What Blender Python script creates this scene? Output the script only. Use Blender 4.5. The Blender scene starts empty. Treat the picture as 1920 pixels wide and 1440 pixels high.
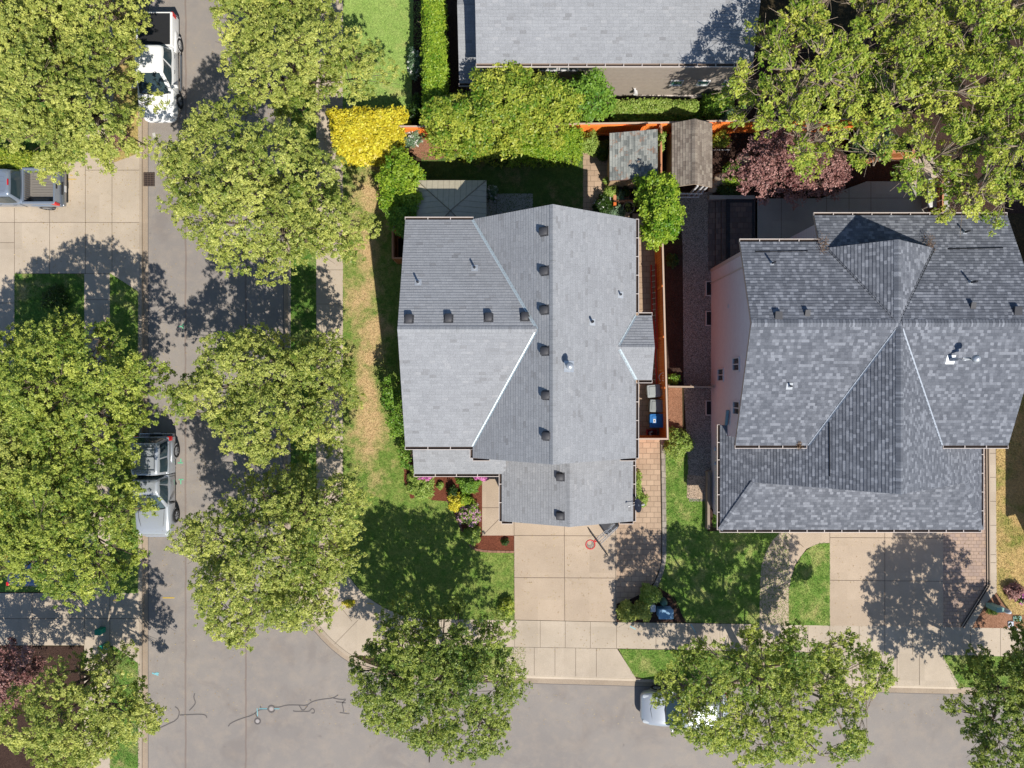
import bpy, math, random
import numpy as np
from mathutils import Vector

# ---------------------------------------------------------------- camera, sky, sun, exposure
SC = bpy.context.scene
COL = SC.collection
HC, FP = 39.0, 1297.0            # camera height (m), focal length in photo pixels (1920 wide)
cam = bpy.data.cameras.new("camera"); camo = bpy.data.objects.new("camera", cam); COL.objects.link(camo)
camo.location = (0, 0, HC); camo.rotation_euler = (0, 0, 0)
cam.sensor_width = 36.0; cam.lens = 36.0 * FP / 1920.0; cam.clip_start = 0.5; cam.clip_end = 4000
SC.camera = camo
SUN_AZ, SUN_EL = math.radians(26.0), math.radians(49.0)     # sun towards (sin az, -cos az): south, a little east
W = bpy.data.worlds.new("World"); SC.world = W; W.use_nodes = True
nt = W.node_tree; nt.nodes.clear()
bg = nt.nodes.new('ShaderNodeBackground'); wo = nt.nodes.new('ShaderNodeOutputWorld'); sk = nt.nodes.new('ShaderNodeTexSky')
sk.sky_type = 'NISHITA'; sk.sun_disc = False; sk.sun_elevation = SUN_EL; sk.sun_rotation = math.pi - SUN_AZ; sk.ozone_density = 4.0; sk.dust_density = .4
nt.links.new(sk.outputs[0], bg.inputs[0]); bg.inputs[1].default_value = 0.1; nt.links.new(bg.outputs[0], wo.inputs[0])
sl = bpy.data.lights.new("sun", 'SUN'); sl.energy = 4.9; sl.angle = math.radians(0.5); sl.color = (1.0, 0.945, 0.85)
so = bpy.data.objects.new("sun", sl); COL.objects.link(so)
sdir = Vector((math.sin(SUN_AZ) * math.cos(SUN_EL), -math.cos(SUN_AZ) * math.cos(SUN_EL), math.sin(SUN_EL)))
so.rotation_euler = sdir.to_track_quat('Z', 'Y').to_euler(); so.location = sdir * 60
SC.view_settings.view_transform = 'Standard'; SC.view_settings.look = 'None'
SC.view_settings.exposure = 0.28; SC.view_settings.gamma = 1.0

# ---------------------------------------------------------------- helpers
def P(px, py, h=0.0):
    k = (HC - h) / FP
    return ((px - 960.0) * k, (720.0 - py) * k, h)
def lin(c):
    c /= 255.0
    return c / 12.92 if c <= 0.04045 else ((c + 0.055) / 1.055) ** 2.4
def D(r, g, b, k=1.4):           # colour as seen sunlit on level ground -> base colour
    return (min(lin(r) / k, .9), min(lin(g) / k, .9), min(lin(b) / k, .9), 1.0)

MATS = {}
class N:
    """tiny node helper"""
    def __init__(s, name):
        m = bpy.data.materials.new(name); m.use_nodes = True; s.m = m; s.t = m.node_tree; s.t.nodes.clear()
        s.out = s.t.nodes.new('ShaderNodeOutputMaterial'); s.b = s.t.nodes.new('ShaderNodeBsdfPrincipled')
        s.t.links.new(s.b.outputs[0], s.out.inputs[0]); MATS[name] = m
    def n(s, typ, **kw):
        x = s.t.nodes.new(typ)
        for k, v in kw.items(): setattr(x, k, v)
        return x
    def l(s, a, b): s.t.links.new(a, b)
    def co(s, kind='Object'):
        return s.n('ShaderNodeTexCoord').outputs[kind]
    def noise(s, vec, scale, detail=4, rough=.55, dist=0):
        x = s.n('ShaderNodeTexNoise'); x.inputs['Scale'].default_value = scale; x.inputs['Detail'].default_value = detail
        x.inputs['Roughness'].default_value = rough; x.inputs['Distortion'].default_value = dist
        if vec is not None: s.l(vec, x.inputs['Vector'])
        return x.outputs['Fac']
    def ramp(s, fac, stops):
        x = s.n('ShaderNodeValToRGB'); e = x.color_ramp.elements
        while len(e) < len(stops): e.new(.5)
        for i, (p, c) in enumerate(stops):
            e[i].position = p; e[i].color = c if hasattr(c, '__len__') else (c, c, c, 1)
        s.l(fac, x.inputs[0]); return x.outputs[0]
    def mix(s, f, a, b, typ='MIX'):
        x = s.n('ShaderNodeMix', data_type='RGBA', blend_type=typ)
        for sock, v in ((x.inputs[0], f), (x.inputs[6], a), (x.inputs[7], b)):
            if hasattr(v, 'is_linked'): s.l(v, sock)
            elif hasattr(v, '__len__'): sock.default_value = v
            elif sock == x.inputs[0]: sock.default_value = v
            else: sock.default_value = (v, v, v, 1)
        return x.outputs[2]
    def math(s, op, a, b=None, c=None):
        x = s.n('ShaderNodeMath', operation=op)
        for i, v in enumerate((a, b, c)):
            if v is None: continue
            if hasattr(v, 'is_linked'): s.l(v, x.inputs[i])
            else: x.inputs[i].default_value = v
        return x.outputs[0]
    def bump(s, h, dist=.02, strength=.6):
        x = s.n('ShaderNodeBump'); x.inputs['Distance'].default_value = dist; x.inputs['Strength'].default_value = strength
        s.l(h, x.inputs['Height']); s.l(x.outputs[0], s.b.inputs['Normal'])
    def base(s, c, rough=.8, spec=.3, metal=0):
        if hasattr(c, 'is_linked'): s.l(c, s.b.inputs['Base Color'])
        else: s.b.inputs['Base Color'].default_value = c
        s.b.inputs['Roughness'].default_value = rough; s.b.inputs['Specular IOR Level'].default_value = spec
        s.b.inputs['Metallic'].default_value = metal
        return s.m

def plain(name, c, rough=.6, spec=.4, metal=0, var=.12, scale=6, coat=0):
    if name in MATS: return MATS[name]
    s = N(name); v = s.co()
    f = s.noise(v, scale, 5)
    col = s.mix(f, tuple(x * (1 - var) for x in c[:3]) + (1,), tuple(min(1, x * (1 + var)) for x in c[:3]) + (1,))
    s.base(col, rough, spec, metal)
    if coat: s.b.inputs['Coat Weight'].default_value = coat; s.b.inputs['Coat Roughness'].default_value = .05
    return s.m

def m_concrete(name, c, speck=.12, stain=.2):
    s = N(name); v = s.co()
    big = s.noise(v, .35, 5, .6); med = s.noise(v, 2.2, 5, .6); fine = s.noise(v, 38, 2, .7)
    col = s.mix(s.ramp(big, [(.3, 0.0), (.7, 1.0)]), tuple(x * (1 - stain) for x in c[:3]) + (1,), c)
    cell = s.n('ShaderNodeVectorMath', operation='FLOOR'); sc_ = s.n('ShaderNodeVectorMath', operation='MULTIPLY'); sc_.inputs[1].default_value = (.69, .66, 0); s.l(v, sc_.inputs[0]); s.l(sc_.outputs[0], cell.inputs[0])
    wn = s.n('ShaderNodeTexWhiteNoise', noise_dimensions='3D'); s.l(cell.outputs[0], wn.inputs['Vector'])
    col = s.mix(.22, col, s.ramp(wn.outputs['Value'], [(0, .36), (1, .62)]), 'OVERLAY')
    drip = s.noise(v, 1.1, 7, .72, 1.2); col = s.mix(s.ramp(drip, [(.6, 0.0), (.72, .3)]), col, tuple(x * .55 for x in c[:3]) + (1,))
    col = s.mix(.22, col, s.ramp(med, [(.3, (.42, .38, .34, 1)), (.7, (.62, .6, .58, 1))]), 'SOFT_LIGHT')
    col = s.mix(speck * 3, col, s.ramp(fine, [(.3, 0.25), (.7, .78)]), 'OVERLAY')
    s.bump(fine, .004, .5)
    return s.base(col, .85, .25)

def m_asphalt():
    s = N('asphalt'); v = s.co()
    big = s.noise(v, .12, 4, .6); fine = s.noise(v, 60, 2, .8); med = s.noise(v, 1.3, 6, .65)
    c = s.mix(s.ramp(big, [(.35, 0.0), (.65, 1.0)]), D(152, 145, 140), D(165, 157, 150))
    c = s.mix(s.ramp(med, [(.45, 0.0), (.8, .5)]), c, D(190, 174, 156))
    c = s.mix(.55, c, s.ramp(fine, [(.3, 0.3), (.72, .75)]), 'OVERLAY')
    sep = s.n('ShaderNodeSeparateXYZ'); s.l(v, sep.inputs[0])
    for x0 in (P(348, 0)[0], P(461, 0)[0]):       # longitudinal paving seams
        w = s.math('ADD', sep.outputs[0], s.math('MULTIPLY', s.noise(v, .8, 3), .12))
        d = s.math('ABSOLUTE', s.math('SUBTRACT', w, x0 + .06))
        c = s.mix(s.math('MULTIPLY', s.math('LESS_THAN', d, .05), .45), c, D(128, 104, 92))
    wide = s.noise(v, .45, 5, .65, .8); c = s.mix(s.ramp(wide, [(.52, 0.0), (.66, .35)]), c, D(140, 130, 124))
    oil = s.noise(v, 1.7, 3, .5); c = s.mix(s.ramp(oil, [(.7, 0.0), (.78, .45)]), c, D(100, 94, 90))
    spot = s.noise(v, 9, 2, .5)
    c = s.mix(s.ramp(spot, [(.74, 0.0), (.78, .7)]), c, D(205, 190, 165))
    s.bump(fine, .006, .5)
    return s.base(c, .9, .25)

def m_lawn(name, g1, g2, dry, amt=.5, scale=.5, stripe=None, yf=None):
    """g1/g2 greens, dry tan; amt = share of dry; stripe=(x0,halfwidth) dry band along y"""
    s = N(name); v = s.co()
    a = s.noise(v, scale, 6, .62, .4); b = s.noise(v, 2.6, 6, .65); f = s.noise(v, 26, 3, .75); f2 = s.noise(v, 70, 2, .7)
    k = s.math('ADD', s.math('MULTIPLY', a, .75), s.math('MULTIPLY', b, .25))
    if stripe:
        sep = s.n('ShaderNodeSeparateXYZ'); s.l(v, sep.inputs[0])
        wob = s.math('MULTIPLY', s.math('SUBTRACT', s.noise(v, .35, 4), .5), 1.6)
        d = s.math('ABSOLUTE', s.math('SUBTRACT', s.math('ADD', sep.outputs[0], wob), stripe[0]))
        st = s.math('SUBTRACT', .17, s.math('MULTIPLY', s.math('MINIMUM', s.math('DIVIDE', d, stripe[1]), 2.2), .15))
        if yf:
            x = s.n('ShaderNodeMapRange'); x.inputs[1].default_value = yf[0]; x.inputs[2].default_value = yf[1]; s.l(s.math('ADD', sep.outputs[1], wob), x.inputs[0])
            st = s.math('SUBTRACT', s.math('MULTIPLY', s.math('ADD', st, .1), x.outputs[0]), .1)
        k = s.math('ADD', k, st)
    k = s.math('ADD', k, s.math('MULTIPLY', s.math('SUBTRACT', f, .5), .22))
    t = .5 + (.5 - amt) * .42
    m = s.ramp(k, [(max(t - .09, 0), 0.0), (min(t + .09, 1), 1.0)])
    gr = s.mix(s.ramp(b, [(.35, 0.0), (.65, 1.0)]), g1, g2)
    c = s.mix(m, gr, dry)
    g = s.noise(v, 9, 4, .7)
    c = s.mix(.55, c, s.ramp(g, [(.3, 0.3), (.7, .72)]), 'OVERLAY')
    c = s.mix(.7, c, s.ramp(f, [(.32, 0.2), (.7, .8)]), 'OVERLAY')
    c = s.mix(.5, c, s.ramp(f2, [(.35, 0.2), (.65, .8)]), 'OVERLAY')
    s.bump(s.math('ADD', f, f2), .04, .6)
    return s.base(c, .9, .1)

def m_soil(name, c1, c2, scale=14):
    s = N(name); v = s.co()
    f = s.noise(v, scale, 6, .75); f2 = s.noise(v, 45, 2, .8); b = s.noise(v, .8, 4)
    c = s.mix(s.ramp(f, [(.35, 0.0), (.65, 1.0)]), c1, c2)
    c = s.mix(.8, c, s.ramp(f2, [(.3, 0.12), (.7, .85)]), 'OVERLAY')
    c = s.mix(.3, c, s.ramp(b, [(.3, 0.3), (.7, .7)]), 'OVERLAY')
    s.bump(f2, .04, .8)
    return s.base(c, .95, .1)

def m_gravel(name, c, scale=22):
    s = N(name); v = s.co()
    vo = s.n('ShaderNodeTexVoronoi'); vo.inputs['Scale'].default_value = scale; s.l(v, vo.inputs['Vector'])
    w = s.n('ShaderNodeTexWhiteNoise', noise_dimensions='3D'); s.l(vo.outputs['Position'], w.inputs['Vector'])
    col = s.mix(s.ramp(w.outputs['Value'], [(0, 0.0), (1, 1.0)]), tuple(x * .4 for x in c[:3]) + (1,), tuple(min(.9, x * 1.8) for x in c[:3]) + (1,))
    s.bump(s.math('SUBTRACT', 1.0, vo.outputs['Distance']), .03, .9)
    return s.base(col, .9, .25)

def m_paver(name, c1, c2, bw=.3, bh=.2, joint=.012, jc=None, uv=False):
    s = N(name); v = s.co('UV' if uv else 'Object')
    br = s.n('ShaderNodeTexBrick'); s.l(v, br.inputs['Vector'])
    br.inputs['Color1'].default_value = c1; br.inputs['Color2'].default_value = c2
    br.inputs['Mortar'].default_value = jc or tuple(x * .55 for x in c1[:3]) + (1,)
    br.inputs['Scale'].default_value = 1; br.inputs['Mortar Size'].default_value = joint; br.inputs['Mortar Smooth'].default_value = .2
    br.inputs['Brick Width'].default_value = bw; br.inputs['Row Height'].default_value = bh; br.offset = .5
    f = s.noise(v, 30, 3, .7); b = s.noise(v, .7, 4)
    c = s.mix(.4, br.outputs['Color'], s.ramp(f, [(.3, 0.3), (.7, .72)]), 'OVERLAY')
    c = s.mix(.3, c, s.ramp(b, [(.3, 0.35), (.7, .65)]), 'OVERLAY')
    s.bump(s.math('SUBTRACT', 1.0, br.outputs['Fac']), .01, .7)
    return s.base(c, .85, .25)

def m_shingle(name, stops, w=.3, e=.145, gap=.25, rust=None, grime=.25, ln=.25):
    s = N(name); uv = s.co('UV'); sep = s.n('ShaderNodeSeparateXYZ'); s.l(uv, sep.inputs[0])
    row = s.math('FLOOR', s.math('DIVIDE', sep.outputs[1], e))
    wn = s.n('ShaderNodeTexWhiteNoise', noise_dimensions='1D'); s.l(row, wn.inputs['W'])
    u = s.math('ADD', s.math('DIVIDE', sep.outputs[0], w), s.math('MULTIPLY', wn.outputs['Value'], 7.3))
    colf = s.math('FLOOR', u); fr = s.math('FRACT', u)
    cb = s.n('ShaderNodeCombineXYZ'); s.l(colf, cb.inputs[0]); s.l(row, cb.inputs[1])
    w2 = s.n('ShaderNodeTexWhiteNoise', noise_dimensions='3D'); s.l(cb.outputs[0], w2.inputs['Vector'])
    c = s.ramp(w2.outputs['Value'], stops)
    if gap: c = s.mix(s.math('MULTIPLY', s.math('LESS_THAN', fr, .05), gap), c, (.015, .015, .018, 1))
    ve = s.math('FRACT', s.math('DIVIDE', sep.outputs[1], e))
    c = s.mix(s.math('MULTIPLY', s.math('LESS_THAN', ve, .14), ln), c, (.02, .02, .024, 1))
    o = s.co(); f = s.noise(o, 45, 3, .8); b = s.noise(o, .55, 5, .6)
    c = s.mix(.6, c, s.ramp(f, [(.35, 0.25), (.65, .76)]), 'OVERLAY')
    c = s.mix(grime, c, s.ramp(b, [(.3, 0.3), (.7, .7)]), 'OVERLAY')
    if rust: c = s.mix(s.ramp(s.noise(o, 2.2, 6, .7, .5), [(.56, 0.0), (.64, .75)]), c, rust)
    s.bump(f, .006, .5)
    return s.base(c, .92, .2)

def m_siding(name, c, lap=.17, vert=False):
    s = N(name); uv = s.co('UV'); sep = s.n('ShaderNodeSeparateXYZ'); s.l(uv, sep.inputs[0])
    fr = s.math('FRACT', s.math('DIVIDE', sep.outputs[0 if vert else 1], lap))
    c2 = s.mix(s.math('MULTIPLY', s.math('LESS_THAN', fr, .1), .45), c, tuple(x * .35 for x in c[:3]) + (1,))
    f = s.noise(s.co(), 5, 5, .6)
    c2 = s.mix(.25, c2, s.ramp(f, [(.3, 0.35), (.7, .65)]), 'OVERLAY')
    s.bump(s.math('SUBTRACT', 1.0, fr), .012, .8)
    return s.base(c2, .7, .3)

def m_boards(name, c1, c2, w=.14):
    s = N(name); uv = s.co('UV'); sep = s.n('ShaderNodeSeparateXYZ'); s.l(uv, sep.inputs[0])
    u = s.math('DIVIDE', sep.outputs[0], w); wn = s.n('ShaderNodeTexWhiteNoise', noise_dimensions='1D'); s.l(s.math('FLOOR', u), wn.inputs['W'])
    c = s.mix(wn.outputs['Value'], c1, c2); g = s.noise(s.co(), 12, 5, .7)
    c = s.mix(.5, c, s.ramp(g, [(.3, 0.3), (.7, .7)]), 'OVERLAY')
    c = s.mix(s.math('MULTIPLY', s.math('LESS_THAN', s.math('FRACT', u), .08), .7), c, tuple(x * .25 for x in c1[:3]) + (1,))
    return s.base(c, .75, .25)

def m_leaf(name, lo, hi, trans=.35, rough=.45, spec=.35):
    if name in MATS: return MATS[name]
    s = N(name); at = s.n('ShaderNodeAttribute', attribute_name='tone')
    c = s.mix(at.outputs['Fac'], lo, hi); s.base(c, rough, spec)
    tr = s.n('ShaderNodeBsdfTranslucent'); ms = s.n('ShaderNodeMixShader'); ms.inputs[0].default_value = trans
    s.l(s.mix(.35, c, (.35, .42, .03, 1)), tr.inputs['Color'])
    s.l(s.b.outputs[0], ms.inputs[1]); s.l(tr.outputs[0], ms.inputs[2]); s.l(ms.outputs[0], s.out.inputs[0])
    return s.m

def m_glass(name, c=(.03, .05, .06, 1), rough=.06):
    if name in MATS: return MATS[name]
    s = N(name); s.base(c, rough, .8); s.b.inputs['Coat Weight'].default_value = .6; s.b.inputs['Coat Roughness'].default_value = .03
    return s.m

def tag(o, label=None, cat=None, group=None, kind=None):
    if label: o['label'] = label
    if cat: o['category'] = cat
    if group: o['group'] = group
    if kind: o['kind'] = kind
    return o
def thing(name, label, cat, loc=(0, 0, 0), rz=0.0, group=None):
    o = bpy.data.objects.new(name, None); COL.objects.link(o); o.location = loc; o.rotation_euler = (0, 0, rz); o.empty_display_size = .3
    return tag(o, label, cat, group)

def root_of(o):
    while o.parent: o = o.parent
    return o
class MB:
    """collects faces (world or local coordinates) and links ONE mesh object"""
    def __init__(s): s.v = []; s.f = []; s.uv = []; s.mi = []; s.sm = []
    def poly(s, pts, uv=None, mi=0, sm=False):
        i = len(s.v); s.v.extend([tuple(p) for p in pts]); s.f.append(tuple(range(i, i + len(pts))))
        s.uv.append(uv or [(0, 0)] * len(pts)); s.mi.append(mi); s.sm.append(sm)
    def raw(s, vs, fs, mi=0, sm=True):
        i = len(s.v); s.v.extend([tuple(p) for p in vs])
        for f in fs: s.f.append(tuple(i + k for k in f)); s.uv.append([(0, 0)] * len(f)); s.mi.append(mi); s.sm.append(sm)
    def box(s, x0, x1, y0, y1, z0, z1, mi=0, rz=0, c=None):
        vs = [(x, y, z) for z in (z0, z1) for y in (y0, y1) for x in (x0, x1)]
        if rz:
            cx, cy = c or ((x0 + x1) / 2, (y0 + y1) / 2); ca, sa = math.cos(rz), math.sin(rz)
            vs = [(cx + (x - cx) * ca - (y - cy) * sa, cy + (x - cx) * sa + (y - cy) * ca, z) for x, y, z in vs]
        s.raw(vs, [(0, 2, 3, 1), (4, 5, 7, 6), (0, 1, 5, 4), (2, 6, 7, 3), (0, 4, 6, 2), (1, 3, 7, 5)], mi, False); return s
    def bbox(s, x0, x1, y0, y1, z0, z1, b=.03, mi=0, rz=0, c=None, n=3):
        """box with rounded vertical corners and softened top edge"""
        pts = []
        for cx, cy, a0 in ((x1 - b, y1 - b, 0), (x0 + b, y1 - b, 90), (x0 + b, y0 + b, 180), (x1 - b, y0 + b, 270)):
            for k in range(n + 1):
                a = math.radians(a0 + 90 * k / n); pts.append((cx + b * math.cos(a), cy + b * math.sin(a)))
        mx, my = (x0 + x1) / 2, (y0 + y1) / 2; secs = []
        ins = lambda q, d: [(mx + (x - mx) * (1 - 2 * d / (x1 - x0)), my + (y - my) * (1 - 2 * d / (y1 - y0))) for x, y in q]
        t = min(b, (z1 - z0) * .4)
        for d, z in ((0, z0), (0, z1 - t), (t * .3, z1 - t * .3), (t, z1)):
            q = ins(pts, d)
            if rz:
                cx, cy = c or (mx, my); ca, sa = math.cos(rz), math.sin(rz)
                q = [(cx + (x - cx) * ca - (y - cy) * sa, cy + (x - cx) * sa + (y - cy) * ca) for x, y in q]
            secs.append([(x, y, z) for x, y in q])
        s.loft(secs, mi=mi, caps=True, sm=True); return s
    def loft(s, secs, mi=0, caps=True, sm=True, closed=True):
        n = len(secs[0]); vs = [p for q in secs for p in q]; fs = []
        for i in range(len(secs) - 1):
            for k in range(n if closed else n - 1):
                a = i * n + k; b = i * n + (k + 1) % n; fs.append((a, b, b + n, a + n))
        s.raw(vs, fs, mi, sm)
        if caps: s.poly(secs[0][::-1], mi=mi); s.poly(secs[-1], mi=mi)
        return s
    def prism(s, pts, z0, z1, mi=0):
        a = sum(pts[i][0] * pts[(i + 1) % len(pts)][1] - pts[(i + 1) % len(pts)][0] * pts[i][1] for i in range(len(pts)))
        if a < 0: pts = pts[::-1]
        n = len(pts); s.poly([(x, y, z1) for x, y in pts], mi=mi); s.poly([(x, y, z0) for x, y in pts[::-1]], mi=mi)
        for i in range(n):
            (x0, y0), (x1, y1) = pts[i], pts[(i + 1) % n]; s.poly([(x0, y0, z0), (x1, y1, z0), (x1, y1, z1), (x0, y0, z1)], mi=mi)
        return s
    def tube(s, pts, rs, n=7, mi=0, caps=True):
        pts = [Vector(p) for p in pts]
        if not hasattr(rs, '__len__'): rs = [rs] * len(pts)
        secs = []
        for i, p in enumerate(pts):
            d = (pts[min(i + 1, len(pts) - 1)] - pts[max(i - 1, 0)]); d = d.normalized() if d.length > 1e-9 else Vector((0, 0, 1))
            a = d.cross(Vector((0, 0, 1)) if abs(d.z) < .9 else Vector((1, 0, 0))).normalized(); b = d.cross(a)
            secs.append([tuple(p + (a * math.cos(2 * math.pi * k / n) + b * math.sin(2 * math.pi * k / n)) * rs[i]) for k in range(n)])
        s.loft(secs, mi=mi, caps=caps); return s
    def disc(s, c, r, n=16, mi=0, ax='z'):
        s.poly([(c[0] + r * math.cos(2 * math.pi * k / n), c[1] + r * math.sin(2 * math.pi * k / n), c[2]) for k in range(n)], mi=mi); return s
    def ribbon(s, pts, w, z, mi=0):
        """flat strip along a polyline (mitred)"""
        q = [Vector((p[0], p[1])) for p in pts]; L = []; R = []
        for i in range(len(q)):
            a = (q[i] - q[i - 1]).normalized() if i else (q[1] - q[0]).normalized()
            b = (q[i + 1] - q[i]).normalized() if i < len(q) - 1 else a
            t = (a + b); t = t.normalized() if t.length > 1e-6 else a; nn = Vector((-t.y, t.x)); k = 1 / max(.5, nn.dot(Vector((-a.y, a.x))))
            L.append(q[i] + nn * w / 2 * k); R.append(q[i] - nn * w / 2 * k)
        for i in range(len(q) - 1): s.poly([(R[i].x, R[i].y, z), (R[i + 1].x, R[i + 1].y, z), (L[i + 1].x, L[i + 1].y, z), (L[i].x, L[i].y, z)], mi=mi)
        return s
    def build(s, name, mats, parent=None, local=False):
        if not isinstance(mats, (list, tuple)): mats = [mats]
        me = bpy.data.meshes.new(name); off = (0, 0, 0)
        if parent is not None and not local:
            off = root_of(parent).location
        me.from_pydata([(x - off[0], y - off[1], z - off[2]) for x, y, z in s.v], [], s.f)
        for m in mats: me.materials.append(m)
        uvl = me.uv_layers.new(name='UVMap'); flat = [c for u in s.uv for p in u for c in p]; uvl.data.foreach_set('uv', flat)
        me.polygons.foreach_set('material_index', s.mi); me.polygons.foreach_set('use_smooth', s.sm)
        me.update(); o = bpy.data.objects.new(name, me); COL.objects.link(o)
        if parent is not None: o.parent = parent
        return o

def struct(name, mb, mat): return tag(mb.build(name, mat), kind='structure')
LAWNS = []
def sheet(name, px, z, mat, parent=None, thick=0):
    mb = MB(); pts = [P(x, y, z)[:2] for x, y in px]
    if name == 'lawn': LAWNS.append((pts, z, mat))
    a = sum(pts[i][0] * pts[(i + 1) % len(pts)][1] - pts[(i + 1) % len(pts)][0] * pts[i][1] for i in range(len(pts)))
    if a < 0: pts = pts[::-1]
    if thick: mb.prism(pts, z - thick, z)
    else: mb.poly([(x, y, z) for x, y in pts])
    if parent is not None: return mb.build(name, mat, parent)
    return struct(name, mb, mat)

def copy_tree(o, parent=None):
    c = o.copy(); COL.objects.link(c)
    if parent is not None: c.parent = parent
    for ch in list(o.children): copy_tree(ch, c)
    return c
# ---------------------------------------------------------------- foliage
def leaf_mesh(name, C, nrm, size, mat, parent, tone, rng, aspect=.58, flat=.55):
    """C (n,3) leaf centres in world space, nrm (n,3) outward hints"""
    n = len(C); size = np.broadcast_to(size, (n,)) * rng.uniform(.7, 1.3, n)
    nn = nrm * flat + rng.normal(0, .5, (n, 3)); nn[:, 2] += .65; nn /= np.linalg.norm(nn, axis=1)[:, None] + 1e-9
    d = rng.normal(0, 1, (n, 3)) + nrm * .6; d -= nn * np.sum(d * nn, 1)[:, None]; d /= np.linalg.norm(d, axis=1)[:, None] + 1e-9
    s = np.cross(nn, d); L = size[:, None]; Wd = L * aspect * .5
    v = np.empty((n, 4, 3)); v[:, 0] = C - d * L * .5; v[:, 1] = C + s * Wd - nn * L * .06; v[:, 2] = C + d * L * .5; v[:, 3] = C - s * Wd - nn * L * .06
    v = v.reshape(-1, 3) - np.array(root_of(parent).location)
    me = bpy.data.meshes.new(name); me.vertices.add(4 * n); me.vertices.foreach_set('co', v.astype(np.float32).ravel())
    me.loops.add(4 * n); me.loops.foreach_set('vertex_index', np.arange(4 * n, dtype=np.int32))
    me.polygons.add(n); me.polygons.foreach_set('loop_start', np.arange(0, 4 * n, 4, dtype=np.int32))
    try: me.polygons.foreach_set('loop_total', np.full(n, 4, dtype=np.int32))
    except Exception: pass
    at = me.attributes.new('tone', 'FLOAT', 'FACE'); at.data.foreach_set('value', np.clip(tone, 0, 1).astype(np.float32))
    me.materials.append(mat); me.update(calc_edges=True)
    o = bpy.data.objects.new(name, me); COL.objects.link(o); o.parent = parent
    return o

def tufts(centres, rad, per, rng, spread, zs=.75):
    """leaves around tuft centres; returns positions, hints"""
    n = len(centres); c = np.repeat(centres, per, 0); h = rng.normal(0, 1, (n * per, 3)); h[:, 2] = np.abs(h[:, 2]) * .8
    h /= np.linalg.norm(h, axis=1)[:, None]; r = spread * rng.uniform(.35, 1.0, n * per)[:, None]
    p = c + h * r * np.array([1, 1, zs]); return p, h

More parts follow.
